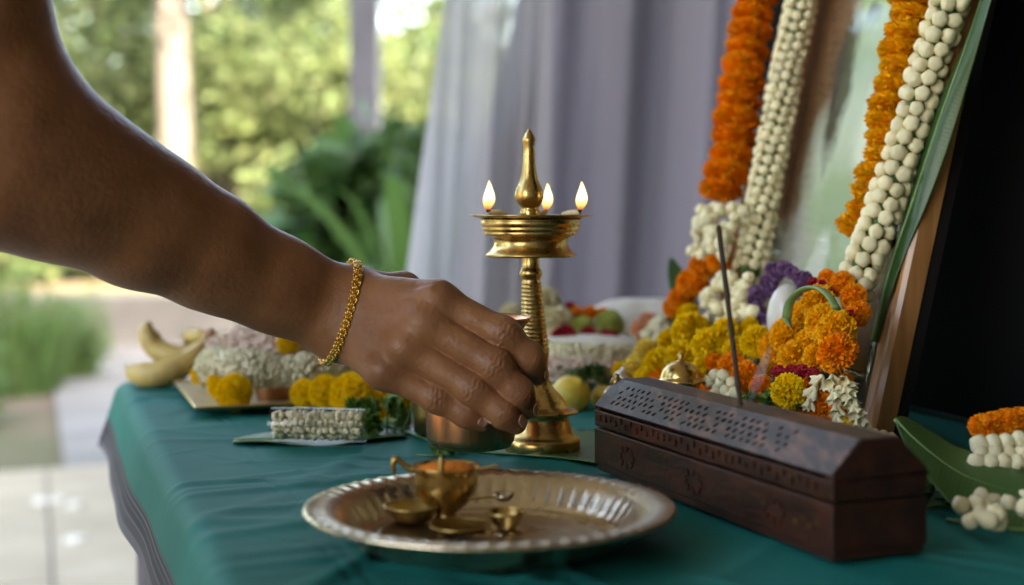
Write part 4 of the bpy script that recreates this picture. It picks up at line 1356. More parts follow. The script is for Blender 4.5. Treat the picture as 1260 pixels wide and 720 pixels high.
mo("handle", *tube(spl([sp + Vector((-0.012, 0.004, 0.006)), sp + Vector((-0.002, 0, 0.0085)), sp + Vector((0.004, -0.002, 0.009))], 8), 0.0012, 8, flat=0.5), M['brass'], s)
mo("ladle", *lathe([(0.0003, 0.0), (0.003, 0.0005), (0.0052, 0.0026), (0.0058, 0.0046), (0.0050, 0.0042), (0.0028, 0.0016), (0.0003, 0.0012)], 20, sp + Vector((0.0085, -0.003, 0.0068))), M['silver'], s)

# ------------------------------------------------------------------ incense box
BL = T(731, 583); BR = T(1024, 701)
bu = (BR - BL); BLEN = bu.length; bu.normalize()
bv = Vector((-bu.y, bu.x, 0))
if bv.x < 0: bv = -bv
BWID = 0.054
BL = BL + Vector((0, 0, 0.003))
def BP(s, w, z): return BL + bu * s + bv * w + Vector((0, 0, z))
box = thing("incense_box", "dark carved wooden incense box with pierced sloping lid", "box", BP(BLEN / 2, BWID / 2, 0))
H1, H2, H3 = 0.0265, 0.0405, 0.0560
def prism(poly, s0, s1):
    """extrude a (w,z) outline along the box"""
    n = len(poly)
    vs = [BP(s0, w, z) for w, z in poly] + [BP(s1, w, z) for w, z in poly]
    fs = [(i, (i + 1) % n, n + (i + 1) % n, n + i) for i in range(n)] + [tuple(range(n))[::-1], tuple(range(n, 2 * n))]
    return vs, fs
bevel(mo("base", *prism([(0, 0.004), (BWID, 0.004), (BWID, H1), (0, H1)], 0, BLEN), M['wood_dark'], box, smooth=False), 0.0009)
bevel(mo("plinth", *prism([(0.0014, 0), (BWID - .0014, 0), (BWID - .0014, 0.0042), (0.0014, 0.0042)], 0.0015, BLEN - 0.0015), M['wood_dark'], box, smooth=False), 0.0006)
lid = bevel(mo("lid", *prism([(0.0003, H1 + 0.0010), (BWID - .0003, H1 + 0.0010), (BWID - .0003, H2), (BWID - 0.0165, H3), (BWID - .0180, H3 - .006), (0.0180, H3 - .0060), (0.0165, H3), (0.0003, H2)][:3] + [(BWID - .0003, H2 - .003), (0.0003, H2 - .003)], 0, BLEN), M['wood_dark'], box, smooth=False), 0.0008)
bevel(mo("lid_end", *prism([(0.0006, H2 - .003), (BWID - .0006, H2 - .003), (BWID - .0006, H2), (BWID - .0165, H3 - .0004), (0.0165, H3 - .0004), (0.0006, H2)], 0.0002, 0.0070), M['wood_dark'], box, smooth=False), 0.0006)
bevel(mo("lid_end", *prism([(0.0006, H2 - .003), (BWID - .0006, H2 - .003), (BWID - .0006, H2), (BWID - .0165, H3 - .0004), (0.0165, H3 - .0004), (0.0006, H2)], BLEN - 0.0070, BLEN - 0.0002), M['wood_dark'], box, smooth=False), 0.0006)
bevel(mo("lid_ridge", *prism([(0.0162, H3 - .0030), (BWID - .0162, H3 - .0030), (BWID - .0162, H3), (0.0162, H3)], 0.0010, BLEN - .0010), M['wood_worn'], box, smooth=False), 0.0007)
# pierced sloping panels: outline with real holes, filled as a curve and thickened
def pierced(side):
    a = Vector((0.0, 0.0006, 0)); 
    w0, w1 = (0.0002, 0.0163) if side == 0 else (BWID - .0002, BWID - .0163)
    p0 = BP(0.001, w0, H2 - .0006); p1 = BP(0.001, w1, H3 - .0004)
    ey = (p1 - p0); ht = ey.length; ey.normalize()
    nz = bu.cross(ey).normalized()
    if nz.z < 0: nz = -nz
    Lp = BLEN - .002
    cu = bpy.data.curves.new("pierced", 'CURVE'); cu.dimensions = '2D'; cu.fill_mode = 'BOTH'; cu.extrude = 0.0009
    def poly(pts):
        s = cu.splines.new('POLY'); s.points.add(len(pts) - 1)
        for q, (x, y) in zip(s.points, pts): q.co = (x, y, 0, 1)
        s.use_cyclic_u = True
    poly([(0, 0), (Lp, 0), (Lp, ht), (0, ht)])
    g = random.Random(5 + side)
    def hole(x, y, a_=0.0022, b_=0.0013, rot=0.5):
        pts = []
        for i in range(8):
            t = 2 * math.pi * i / 8
            X, Y = a_ * math.cos(t), b_ * math.sin(t)
            pts.append((x + X * math.cos(rot) - Y * math.sin(rot), y + X * math.sin(rot) + Y * math.cos(rot)))
        poly(pts[::-1])
    # flower groups of slots along the panel, plain margins at the ends
    for row in range(4):
        n = 0
        x = 0.018 + (0.0034 if row % 2 else 0)
        while x < Lp - 0.045:
            if not (n % 7 == 5 and row in (0, 3)) and not (n % 9 == 7 and row in (1, 2)) and g.random() < 0.93:
                hole(x + g.uniform(-.0005, .0005), ht * (.23 + .185 * row), g.uniform(.0016, .0022), g.uniform(.0010, .0014), g.choice((0.5, 0.65, 0.8)))
            x += 0.0068
            n += 1
    ob = bpy.data.objects.new("tmp", cu)
    COL.objects.link(ob)
    dg = bpy.context.evaluated_depsgraph_get()
    me = bpy.data.meshes.new_from_object(ob.evaluated_get(dg))
    bpy.data.objects.remove(ob)
    V = [p0 + bu * v.co.x + ey * v.co.y + nz * (v.co.z - .0004) for v in me.vertices]
    F = [tuple(p.vertices) for p in me.polygons]
    mo("pierced_panel", V, F, M['wood_worn'], box, smooth=False)
pierced(0); pierced(1)
# carved scroll band and flowers cut on the near side, standing slightly proud
def proud(s, z, pts, dep=0.0007):
    n = len(pts)
    vs = [BP(s + x, -dep, z + y) for x, y in pts] + [BP(s + x, 0.0012, z + y) for x, y in pts]
    return vs, [tuple(range(n))] + [(i, n + i, n + (i + 1) % n, (i + 1) % n) for i in range(n)]
g = random.Random(3)
cs = []
s = 0.008
while s < BLEN - 0.012:
    a = g.uniform(0.8, 1.2)
    pts = [(0.0030 * a * math.cos(t), 0.0017 * a * math.sin(t) + 0.0007 * math.sin(2 * t)) for t in [i * math.pi / 4 for i in range(8)]]
    cs.append(proud(s, (H1 + H2) / 2 + 0.0016 * math.sin(s * 420), pts))
    s += 0.0068
cs.append(proud(BLEN / 2, H1 + 0.0032, [(-BLEN / 2 + .004, -.0005), (BLEN / 2 - .004, -.0005), (BLEN / 2 - .004, .0005), (-BLEN / 2 + .004, .0005)]))
mo("carved_band", *join(*cs), M['wood_dark'], box, smooth=False)
for sc_ in (0.045, 0.125, 0.205):
    cs = []
    for q in range(8):
        t = q * math.pi / 4
        cs.append(proud(sc_ + 0.0085 * math.cos(t), 0.0145 + 0.0052 * math.sin(t), [(0.0026 * math.cos(t + f) * (1 if i % 2 else 0.55), 0.0022 * math.sin(t + f)) for i, f in enumerate([j * math.pi / 3 for j in range(6)])]))
    mo("carved_flower", *join(*cs), M['wood_dark'], box, smooth=False)
inl = pbr("brass_inlay", (0.20, 0.11, 0.035), 0.45, 0.8, col2=(0.05, 0.02, 0.01), scale=120)
cs = [proud(BLEN - 0.030 + 0.006 * i, 0.013 + 0.003 * (i % 2), [(0.0024 * math.cos(t), 0.0016 * math.sin(t)) for t in [j * math.pi / 3 for j in range(6)]], 0.0004) for i in range(4)]
mo("inlay", *join(*cs), inl, box, smooth=False)
c = BP(-0.001, 0.016, H3 - 0.003)
mo("clasp", *lathe([(0.0003, -0.004), (0.003, -0.003), (0.0042, 0), (0.0032, 0.0028), (0.0018, 0.004), (0.0022, 0.0052), (0.0003, 0.0062)], 14, c), M['brass_dull'], box)

# incense stick
b0 = W(917, 546, 0.778); b1 = W(884, 277, 0.772)
dr = (b1 - b0)
ins = thing("incense_stick", "dark incense stick leaning out of the pierced box lid", "incense stick", b0)
mo("bamboo", *tube([b0 + dr * -0.04, b0 + dr * 0.04, b0 + dr * 0.13], 0.00085, 8), M['bamboo'], ins)
mo("paste", *tube([b0 + dr * t for t in (0.085, 0.09, 0.3, 0.6, 0.97, 0.985, 1.0)], [.0009, .0012, .00135, .0014, .0015, .0014, .0007], 10), M['incense'], ins)

# ------------------------------------------------------------------ framed picture
FW, FH = 0.265, 0.44
def rail(p, q, inward, w=0.020, dpt=0.016):
    """moulded rail: profile of steps extruded p->q; inward points to the picture"""
    prof = [(0, -0.004), (0, 0.010), (0.003, 0.0125), (0.0065, 0.0125), (0.0085, 0.009), (0.012, 0.0085), (0.0145, 0.0105), (0.0175, 0.0105), (w, 0.007), (w, -0.004)]
    vs = [p + inward * a + FN * b for a, b in prof] + [q + inward * a + FN * b for a, b in prof]
    n = len(prof)
    return vs, [(i, n + i, n + (i + 1) % n, (i + 1) % n) for i in range(n)] + [tuple(range(n)), tuple(range(n, 2 * n))[::-1]]
pic = thing("picture_frame", "framed portrait print behind glass leaning against the black board", "picture", FC(FW / 2, 0))
mo("rail", *rail(FC(0, 0), FC(0, FH), F1), M['rail'], pic, smooth=False)
mo("rail", *rail(FC(FW, 0), FC(FW, FH), -F1), M['rail'], pic, smooth=False)
mo("rail", *rail(FC(0.0205, 0), FC(FW - .0205, 0), F2), M['rail'], pic, smooth=False)
mo("rail", *rail(FC(0.0205, FH), FC(FW - .0205, FH), -F2), M['rail'], pic, smooth=False)
mo("backing", *boxv(FC(FW / 2, FH / 2, -.009), F1, F2, FN, FW / 2 - .001, FH / 2 - .001, .0045), M['backing_black'], pic, smooth=False)  # black sheet, showing as a dark margin round the print
def print_mat():  # figure and ground; palest blobs also paint in the glare on the glass
    m = bpy.data.materials.new("portrait_print_with_glare"); m.use_nodes = True
    nt = m.node_tree; b = nt.nodes["Principled BSDF"]; b.inputs["Roughness"].default_value = 0.6
    tc = nt.nodes.new("ShaderNodeTexCoord")
    at = nt.nodes.new("ShaderNodeAttribute"); at.attribute_name = "st"
    nz = nt.nodes.new("ShaderNodeTexNoise"); nz.inputs["Scale"].default_value = 7; nz.inputs["Detail"].default_value = 6
    L(nt, at.outputs["Vector"], nz.inputs["Vector"])
    ds = nt.nodes.new("ShaderNodeVectorMath"); ds.operation = 'MULTIPLY_ADD'
    ds.inputs[1].default_value = (0.16, 0.16, 0); 
    L(nt, nz.outputs["Color"], ds.inputs[0]); L(nt, at.outputs["Vector"], ds.inputs[2])
    def blob(cx, cy, rx, ry, soft):
        mp = nt.nodes.new("ShaderNodeMapping"); mp.vector_type = 'POINT'
        mp.inputs["Location"].default_value = (-(cx + .08) / rx, -(cy + .08) / ry, 0); mp.inputs["Scale"].default_value = (1 / rx, 1 / ry, 0)
        L(nt, ds.outputs[0], mp.inputs[0])
        ln = nt.nodes.new("ShaderNodeVectorMath"); ln.operation = 'LENGTH'; L(nt, mp.outputs[0], ln.inputs[0])
        r = nt.nodes.new("ShaderNodeMapRange"); r.inputs["From Min"].default_value = 1 + soft; r.inputs["From Max"].default_value = 1 - soft
        L(nt, ln.outputs["Value"], r.inputs[0]); return r.outputs[0]
    bgc = nt.nodes.new("ShaderNodeValToRGB")
    bgc.color_ramp.elements[0].color = (0.13, 0.055, 0.026, 1); bgc.color_ramp.elements[1].color = (0.28, 0.125, 0.06, 1)
    L(nt, nz.outputs["Fac"], bgc.inputs[0])
    cur = bgc.outputs[0]
    # x runs 0 (right rail) .. 1 (left), y 0 (bottom) .. 1 (top)
    for (cx, cy, rx, ry, soft, col) in ((.47, .92, .30, .10, .3, (.05, .045, .04)), (.42, .78, .20, .085, .25, (.40, .48, .20)), (.48, .755, .07, .045, .2, (.09, .045, .025)),
                                        (.45, .60, .20, .16, .25, (.46, .55, .44)), (.46, .42, .27, .20, .25, (.66, .70, .62)), (.44, .26, .30, .18, .3, (.40, .48, .32)), (.30, .50, .10, .12, .35, (.85, .85, .78)),
                                        (.72, .24, .14, .10, .3, (.52, .47, .45)), (.50, .16, .08, .10, .3, (.72, .70, .66)), (.62, .60, .07, .16, .3, (.035, .02, .015))):
        mx = nt.nodes.new("ShaderNodeMix"); mx.data_type = 'RGBA'
        L(nt, blob(cx, cy, rx, ry, soft), mx.inputs["Factor"]); L(nt, cur, mx.inputs["A"]); mx.inputs["B"].default_value = (*col, 1)
        cur = mx.outputs["Result"]
    L(nt, cur, b.inputs["Base Color"])
    return m
def sheet(name, s0, s1, t0, t1, o, mat, th=0.0005):
    vs, fs, st = [], [], []
    n = 12
    for j in range(n + 1):
        for i in range(n + 1):
            a, b = i / n, j / n
            vs.append(FC(s0 + (s1 - s0) * a, t0 + (t1 - t0) * b, o)); st += [a, b, 0]
    for j in range(n):
        for i in range(n):
            q = j * (n + 1) + i
            fs.append((q, q + 1, q + n + 2, q + n + 1))
    ob = mo(name, vs, fs, mat, pic)
    at = ob.data.attributes.new("st", 'FLOAT_VECTOR', 'POINT'); at.data.foreach_set("vector", st)
    solid(ob, th)
    return ob
sheet("print", 0.045, 0.232, 0.05, FH - .03, -.0015, print_mat())
sheet("glass", 0.0185, FW - .0185, 0.0185, FH - .0185, .004, M['glass'], 0.0012)

# ------------------------------------------------------------------ garlands on the frame
def disc_garland(name, label, pts, rad, kind, pitch, sub="marigold"):
    P = spl(pts, 240)
    t = thing(name, label, "garland", P[-1])
    acc = 0; last = 1e9
    for i in range(1, len(P)):
        acc += np.linalg.norm(P[i] - P[i - 1])
        if i == 1 or acc >= pitch:
            acc = 0
            tn = Vector(P[i] - P[i - 1]).normalized()
            s = rad(i / len(P)) * R.uniform(0.94, 1.06)
            rot = aim(-tn + Vector((R.gauss(0, .12), R.gauss(0, .12), R.gauss(0, .12))), R.uniform(0, 6.28))
            inst(sub, R.choice(FL[kind]), P[i] + np.array([R.gauss(0, .0012), R.gauss(0, .0012), 0]), t, rot, s)
    mo("thread", *tube(P[::8], 0.0008, 6), M['string'], t)
    return t
def bud_garland(name, label, pts, cols, ring, rb, pitch):
    """rope of round buds: cols buds round the cord in every row, rows staggered"""
    P = spl(pts, 300)
    t = thing(name, label, "garland", P[-1])
    ln = np.linalg.norm(np.diff(P, axis=0), axis=1).cumsum()
    n = int(ln[-1] / pitch)
    for k in range(n):
        i = int(np.searchsorted(ln, k * pitch)); i = min(max(i, 1), len(P) - 2)
        tn = Vector(P[i + 1] - P[i - 1]).normalized()
        a_ = tn.cross(FN).normalized(); b_ = tn.cross(a_)
        for c in range(cols):
            th = 2 * math.pi * (c + R.gauss(0, .05)) / cols + 0.12 * k
            o = a_ * math.cos(th) + b_ * math.sin(th)
            bud(Vector(P[i]) + o * (ring * R.uniform(.94, 1.06)) + tn * ((0.25 if c % 2 else 0) * pitch + R.gauss(0, .05) * pitch), rb, t, o)
    mo("cord", *tube(P[::10], ring * .72, 8), M['stem'], t)
    return t
disc_garland("marigold_garland", "thick orange marigold garland hanging down the frame's edge by the curtain", [FP(944, -110, .032), FP(930, 0, .032), FP(913, 90, .033), FP(902, 165, .034), FP(888, 250, .036)], lambda t: 0.0205 + 0.0005 * t, 'disc', 0.0155)
# white floral joint and orange blooms under it
t = thing("garland_tail", "white bud and orange bloom tail under the thick orange garland", "garland", FP(860, 375, .05))
for k in range(8): bud(FP(864 + 7.4 * k, 258 + 3 * math.sin(2.1 * k), .040 + .006 * (k % 2)), 0.0058, t)
for k in range(64):
    a = k / 64
    bud(FP(R.uniform(860, 908) - 12 * a, 266 + 52 * a, .040 + R.uniform(0, .016)), R.uniform(.0042, .0058), t)
for (x, y, r) in ((866, 278, .009), (884, 322, .011), (866, 328, .013), (850, 348, .0125), (838, 368, .0115), (829, 378, .010), (860, 352, .010)):
    bloom('orange', FP(x, y, .045), r, t, name="marigold")
for k in range(60):
    x = R.uniform(868, 928); y = R.uniform(336, 396)
    if (x - 868) / 60 + (y - 336) / 60 < 0.35: continue
    bud(FP(x, y, .042 + R.uniform(0, .020)), R.uniform(.0048, .0062), t)
bud_garland("bud_garland", "slim garland of small white buds hanging beside the thick orange garland", [FP(1002, -110, .022), FP(986, 0, .022), FP(968, 90, .022), FP(947, 200, .023), FP(934, 270, .024), FP(920, 350, .027)], 8, 0.0108, 0.0045, 0.0088)
disc_garland("amber_garland", "amber marigold garland hanging down the portrait glass", [FP(1140, -110, .022), FP(1122, 0, .022), FP(1107, 90, .022), FP(1090, 170, .022), FP(1073, 235, .022), FP(1052, 292, .022)], lambda t: 0.0185 - 0.0030 * t, 'adisc', 0.0128)
bud_garland("plump_bud_garland", "plump white bud garland hanging between amber marigolds and green leaf", [FP(1200, -110, .026), FP(1170, 0, .026), FP(1143, 80, .026), FP(1118, 165, .026), FP(1090, 250, .027), FP(1058, 335, .034), FP(1044, 378, .040)], 6, 0.0098, 0.0056, 0.0108)
# leaf tucked behind the plump garland
lf = thing("frame_leaf", "dark banana leaf tucked in the frame behind the plump bud garland", "leaf", FC(0.03, 0.05, .014))
lp = spl([FP(1074, 420, .014), FP(1096, 330, .015), FP(1124, 245, .016), FP(1162, 130, .018), FP(1198, 30, .020), FP(1234, -90, .020)], 40)
def ctr(u):
    i = min(int(u * 39), 38); p = Vector(lp[i] + (lp[i + 1] - lp[i]) * (u * 39 - i))
    return p, -F1, FN
leaf_part(lf, lambda u: ctr(u), lambda u: 0.0100 * min(1, 4 * u + .15), M['banana_leaf_dark'], rib=0.0016, sag=lambda s, u: -0.004 * s * s + .003 * math.sin(9 * u) * s)
lf = thing("leaf_tip", "small green leaf tip poking out beside the orange blooms against the curtain", "leaf", FP(832, 345, .02))
ca, cb_ = FP(848, 385, .02), FP(826, 318, .02)
leaf_part(lf, lambda u: (ca + (cb_ - ca) * u, Vector((1, -.2, 0)).normalized(), Vector((0, -1, 0))), lambda u: 0.010 * math.sin(math.pi * (0.25 + 0.72 * u)) + .001, M['banana_leaf_dark'], rib=.001, n=14, m=4)

# ------------------------------------------------------------------ heap at the foot of the picture
def heap(name, label, items, kind=None, sub="flower"):
    p0 = FP(*items[0][:2], items[0][3])
    p0 = Vector((p0.x, p0.y, TZ + .004))
    t = thing(name, label, "garland", p0)
    pts = []
    for it in items:
        x, y, r, o = it[:4]
        kd = it[4] if len(it) > 4 else kind
        p = FP(x, y, o)
        pts.append(p)
        bloom(kd, p, r * p.y / FPX, t, FN + Vector((0, -.4, .3)), name=sub)
    return t
heap("yellow_garland", "lemon yellow chrysanthemum garland heaped behind the domed brass pot",
     [(784, 452, 19, .075, 'pale'), (795, 432, 17, .08, 'pale'), (812, 452, 25, .085), (800, 472, 20, .09), (838, 440, 23, .09), (822, 420, 17, .075), (849, 408, 29, .08), (846, 388, 16, .07), (872, 425, 23, .085), (892, 410, 22, .075), (905, 432, 20, .08), (778, 470, 14, .08), (930, 420, 22, .075), (922, 402, 14, .06), (862, 456, 18, .09), (838, 466, 18, .085)], 'yellow', "chrysanthemum")
heap("amber_heap_garland", "amber marigold garland draped over the foot of the picture",
     [(950, 428, 22, .070), (968, 412, 25, .07), (952, 446, 18, .07), (977, 440, 24, .075), (996, 420, 20, .07), (988, 385, 18, .06), (1006, 372, 23, .065), (1014, 396, 25, .07), (1030, 408, 27, .075), (1004, 440, 20, .075)], 'amber', "marigold")
heap("orange_heap_garland", "deep orange marigold garland looping down to the white tassels",
     [(1018, 345, 14, .045), (1036, 350, 18, .05), (1050, 366, 19, .05), (1056, 386, 17, .05), (1030, 434, 29, .085), (1012, 352, 10, .05)], 'orange', "marigold")
heap("low_orange_garland", "low orange blooms lying along the back of the incense box",
     [(878, 448, 15, .085), (900, 452, 19, .09), (918, 462, 20, .095), (936, 476, 17, .095), (892, 478, 15, .10), (968, 508, 20, .09), (990, 508, 22, .09), (1012, 502, 20, .085), (1030, 510, 14, .08), (1022, 484, 15, .07), (1000, 474, 15, .075), (880, 500, 18, .10), (905, 498, 15, .10), (950, 500, 16, .095), (1040, 470, 12, .06)], 'orange', "marigold")
# bottom rows that carry the heap down to the cloth
rows = []
for x in range(792, 1046, 15):
    for zz in (.012, .032):
        y = min(range(430, 640, 2), key=lambda q: abs(FP(x + 6 * (zz > .02), q, .085).z - TZ - zz))
        rows.append((x + 6 * (zz > .02), y, 19, .085 + .006 * math.sin(x), 'orange' if (x // 15) % 4 else 'yellow'))
heap("bottom_garland", "marigold garland piled on the cloth behind the incense box, under the other blooms", rows, 'orange', "marigold")
t = thing("yellow_flower", "single open yellow flower among orange blooms under the draped garland", "flower", FP(970, 482, .105))
bloom('yellow', FP(970, 481, .105), 22 * .88 / FPX, t, FN + Vector((0, -1, .2)), name="petals")
mo("calyx", *lathe([(.001, -.009), (.004, -.006), (.006, -.001)], 10, FP(970, 482, .100)), M['stem'], t)
heap("red_garland", "dark red rose petal band tucked between the amber and orange blooms", [(1000, 348, 8, .06), (1010, 352, 9, .062), (1020, 360, 8, .06), (958, 458, 10, .095), (972, 458, 10, .098), (986, 458, 10, .098), (1000, 460, 9, .095), (914, 452, 9, .08), (1046, 388, 8, .07)], 'red', "rose")
# little white idol with a purple ring of flowers
ip = FP(960, 412, .045)
idl = thing("porcelain_ornament", "small white porcelain ornament inside a ring of purple flowers", "ornament", ip)
k = ip.y / FPX
mo("body", *lathe([(.0005, 0), (15 * k, 0), (19 * k, 8 * k), (21 * k, 24 * k), (20 * k, 40 * k), (15.5 * k, 53 * k), (8 * k, 61 * k), (.0005, 63 * k)], 30, ip + Vector((.001, 0, 0)), lambda z: .12 * z), M['porcelain'], idl)
mo("foot", *lathe([(.0005, -.002), (16 * k, -.002), (16 * k, .001), (13 * k, .002)], 24, ip), M['porcelain'], idl)
pr = thing("purple_garland", "purple and white flower ring round the porcelain figurine", "garland", FP(940, 400, .05))
pp = spl([FP(944, 402, .05), FP(931, 385, .05), FP(934, 362, .05), (FP(948, 342, .05)), FP(966, 332, .05), FP(984, 342, .052), FP(992, 352, .055)], 17)
for i, q in enumerate(pp):
    for z in range(2):
        inst("flower", FL['purple'][0], Vector(q) + Vector((R.gauss(0, .002), R.gauss(0, .002), R.gauss(0, .002))), pr, aim((R.gauss(0, .5), -1, R.gauss(0, .5)), R.uniform(0, 6)), R.uniform(.0046, .0062))
mo("thread", *tube(pp, .0008, 6), M['string'], pr)
# green rim of folded leaf round the amber loop
lr = thing("leaf_ring", "thin folded green leaf strip arching over the amber blooms", "leaf", FP(972, 385, .075))
mo("strip", *tube(spl([FP(968, 392, .085), FP(972, 372, .087), FP(985, 358, .088), FP(1003, 354, .088), (FP(1018, 362, .09)), FP(1030, 380, .09)], 22), .0032, 8, flat=.45), M['rib'], lr)
mo("tip", *tube(spl([FP(968, 392, .085), FP(970, 398, .085), FP(974, 404, .084)], 5), [.0032, .003, .0025, .0018, .0005], 8, flat=.45), M['rib'], lr)
# tassels of white florets
for k, (lab, pts) in enumerate((("white floret tassel slanting left under the orange bloom", [(1012, 462), (1005, 474), (998, 488), (1000, 496)]), ("straight white floret tassel hanging under the orange bloom", [(1024, 462), (1027, 486), (1029, 508), (1031, 524)]),
                ("long white floret tassel curving right toward the frame rail", [(1036, 464), (1043, 484), (1052, 506), (1062, 526)]))):
    P = spl([FP(x, y, .095) for x, y in pts], 40)
    t = thing("tassel", lab, "tassel", P[-1])
    mo("thread", *tube(P[::4], .0007, 6), M['string'], t)
    tot = np.linalg.norm(np.diff(P, axis=0), axis=1).sum()
    n = max(3, int(tot / .0075))
    for i in range(n):
        q = P[int(i * 37 / n)]; dn = Vector(P[min(39, int(i * 37 / n) + 3)] - P[max(0, int(i * 37 / n) - 1)]).normalized()
        for a in range(3):
            ang = a * 2.09 + i
            o = dn + (dn.orthogonal().normalized() * math.cos(ang) + dn.cross(dn.orthogonal()).normalized() * math.sin(ang)) * (.35 if i else .7)
            inst("floret", FLORET, q, t, aim(-o, R.uniform(0, 6)), R.uniform(.0095, .0115))
# white buds between blooms
t = thing("bud_cluster", "small cluster of white buds tucked among low orange blooms", "flowers", FP(890, 480, .11))
for (x, y) in ((872, 470), (880, 462), (888, 470), (884, 478), (893, 482), (900, 472), (905, 484), (897, 490), (880, 486), (890, 462)):
    bud(FP(x, y, .112 + R.uniform(0, .008)), .0046, t)
mo("stem", *tube([FP(880, 470, .105), FP(890, 478, .105), FP(898, 486, .105)], .0015, 6), M['stem'], t)
t = thing("leaf_sprig", "green leaf sprig under the single yellow flower", "leaves", FP(955, 492, .1))
v, f = sprig(FP(950, 494, .105), 70, .011, .007, 3)
mo("leaves", v, f, M['herb'], t, smooth=False)["kind"] = "stuff"
mo("stem", *tube([FP(940, 498, .1), FP(955, 494, .1), FP(970, 492, .1)], .0012, 6), M['stem'], t)

# domed brass pot, two silver beads, behind the box
c = W(838, 556, .97); c.z = TZ + .003; k = c.y / FPX
pt = thing("domed_pot", "small brass pot with domed lid behind the incense box", "pot", c)
mo("bowl", *lathe([(.0005, 0), (18 * k, 0), (18 * k, 3 * k), (15 * k, 7 * k), (24 * k, 17 * k), (31 * k, 37 * k), (30 * k, 56 * k), (24 * k, 71 * k), (22 * k, 76 * k), (26 * k, 81 * k)], 40, c), M['brass'], pt)
lid_ = mo("lid", *lathe([(28 * k, 80.5 * k), (29 * k, 82.5 * k), (27 * k, 85 * k), (25.5 * k, 86 * k), (25 * k, 89 * k), (22.5 * k, 96 * k), (17 * k, 102 * k), (9 * k, 105.5 * k), (4 * k, 107 * k), (3 * k, 108.5 * k)], 40, c), M['brass'], pt)
mo("knob", *lathe([(3 * k, 108 * k), (5 * k, 109.5 * k), (3.4 * k, 111 * k), (4.6 * k, 113.5 * k), (3 * k, 116 * k), (.8 * k, 117.5 * k), (.8 * k, 119 * k), (.0003, 120 * k)], 16, c), M['brass'], lid_)
for i, (x, y, r, lab) in enumerate(((767, 468, 13, "larger silver ball bell behind the end of the incense box"), (751, 487, 9, "smaller silver ball bell at the end of the incense box"))):
    c = T(x, 512 - 4 * i); k = c.y / FPX; cz = c + Vector((0, 0, (512 - 4 * i - y) * k))
    b = thing("ball_bell", lab, "bell", c)
    mo("stand", *lathe([(.0005, .001), (r * .8 * k, .001), (r * .5 * k, .004), (r * .35 * k, (cz.z - c.z) * .6), (r * .4 * k, cz.z - c.z - r * .8 * k)], 20, c), M['brass_dull'], b)
    mo("ball", *lathe([(.0003, -r * k)] + [(r * k * math.sin(a), -r * k * math.cos(a)) for a in [.3 * j for j in range(1, 10)]] + [(r * .16 * k, r * k), (r * .2 * k, r * 1.2 * k), (.0003, r * 1.35 * k)], 24, cz), M['silver'], b)
#PART6
# ------------------------------------------------------------------ banana leaves and offerings on the table
lf = thing("lamp_leaf", "green banana leaf lying under the oil lamp and copper cup", "leaf", T(600, 548))
a, b = T(474, 522), T(760, 556)
def ctr(u):
    p = a + (b - a) * u
    return p + Vector((0, 0, .0022)), Vector((-.08, -1, 0)).normalized(), Vector((0, 0, 1))
leaf_part(lf, ctr, lambda u: .004 + .066 * math.sin(math.pi * min(.5, .06 + u * .85)) , M['banana_leaf'], rib=.0018, sag=lambda s, u: .0016 * math.sin(7 * u + 2 * s) * s * s + .001 * (1 - abs(s)))
lf = thing("strip_leaf", "narrow banana leaf strip lying under the wrapped jasmine roll", "leaf", T(390, 545))
a2, b2 = T(288, 545), T(500, 538)
leaf_part(lf, lambda u: (a2 + (b2 - a2) * u + Vector((0, 0, .0016)), Vector((0.05, -1, 0)).normalized(), Vector((0, 0, 1))), lambda u: .002 + .026 * math.sin(math.pi * (.03 + .9 * u)) ** .7, M['banana_leaf'], rib=.0014, sag=lambda s, u: .002 * abs(s) ** 2 * math.sin(9 * u))
# clear roll of jasmine
ra, rb = T(340, 545) + Vector((0, -.008, .0145)), T(446, 547) + Vector((0, -.008, .0145))
rl = thing("jasmine_roll", "string of white jasmine rolled in clear film beside the green herbs", "jasmine roll", (ra + rb) / 2 - Vector((0, 0, .02)))
cs = []
for q in range(9):
    an = q * 2 * math.pi / 9
    o = Vector((0, math.cos(an), math.sin(an))) * .0072
    n = 24
    def fn(g, o=o):
        t_ = g.random()
        return ra + (rb - ra) * t_ + o * g.uniform(.8, 1.15) + Vector((g.gauss(0, .0006), g.gauss(0, .0006), g.gauss(0, .0006))), o
    cs.append(bud_heap(80, fn, .0026, q, 1.15))
mo("jasmine", *join(*cs), M['jasmine'], rl)["kind"] = "stuff"
ax = (rb - ra).normalized()
film = tube([ra - ax * .002, ra + (rb - ra) * .3, ra + (rb - ra) * .6, rb + ax * .003], [.0118, .0124, .0122, .0117], 26, cap=False)
mo("film", *film, M['film'], rl)
# herbs
hb = thing("herb_sprig", "fresh green herb sprigs at the end of the jasmine roll", "herbs", T(470, 535))
v, f = sprig(T(470, 532) + Vector((0, 0, .008)), 320, .010, .011, 8, .9)
mo("leaves", v, f, M['herb'], hb, smooth=False)["kind"] = "stuff"
for i in range(5):
    e = T(458 + 9 * i, 536)
    mo("stem", *tube(spl([e + Vector((0, 0, .003)), e + Vector((.006 * (i - 2) * .4, .004, .012)), e + Vector((.004 * (i - 2), .006, .024))], 6), .0008, 6), M['stem'], hb)
hb = thing("herb_bits", "torn green herb leaves scattered on the leaf in front of the copper cup", "herbs", T(575, 558))
v, f = sprig(T(516, 560) + Vector((.02, 0, .004)), 60, .008, .008, 10, .2)
mo("leaves", v, f, M['herb'], hb, smooth=False)["kind"] = "stuff"
mo("stem", *tube([T(512, 560, .004), T(530, 561, .005), T(548, 562, .004)], .0007, 6), M['stem'], hb)

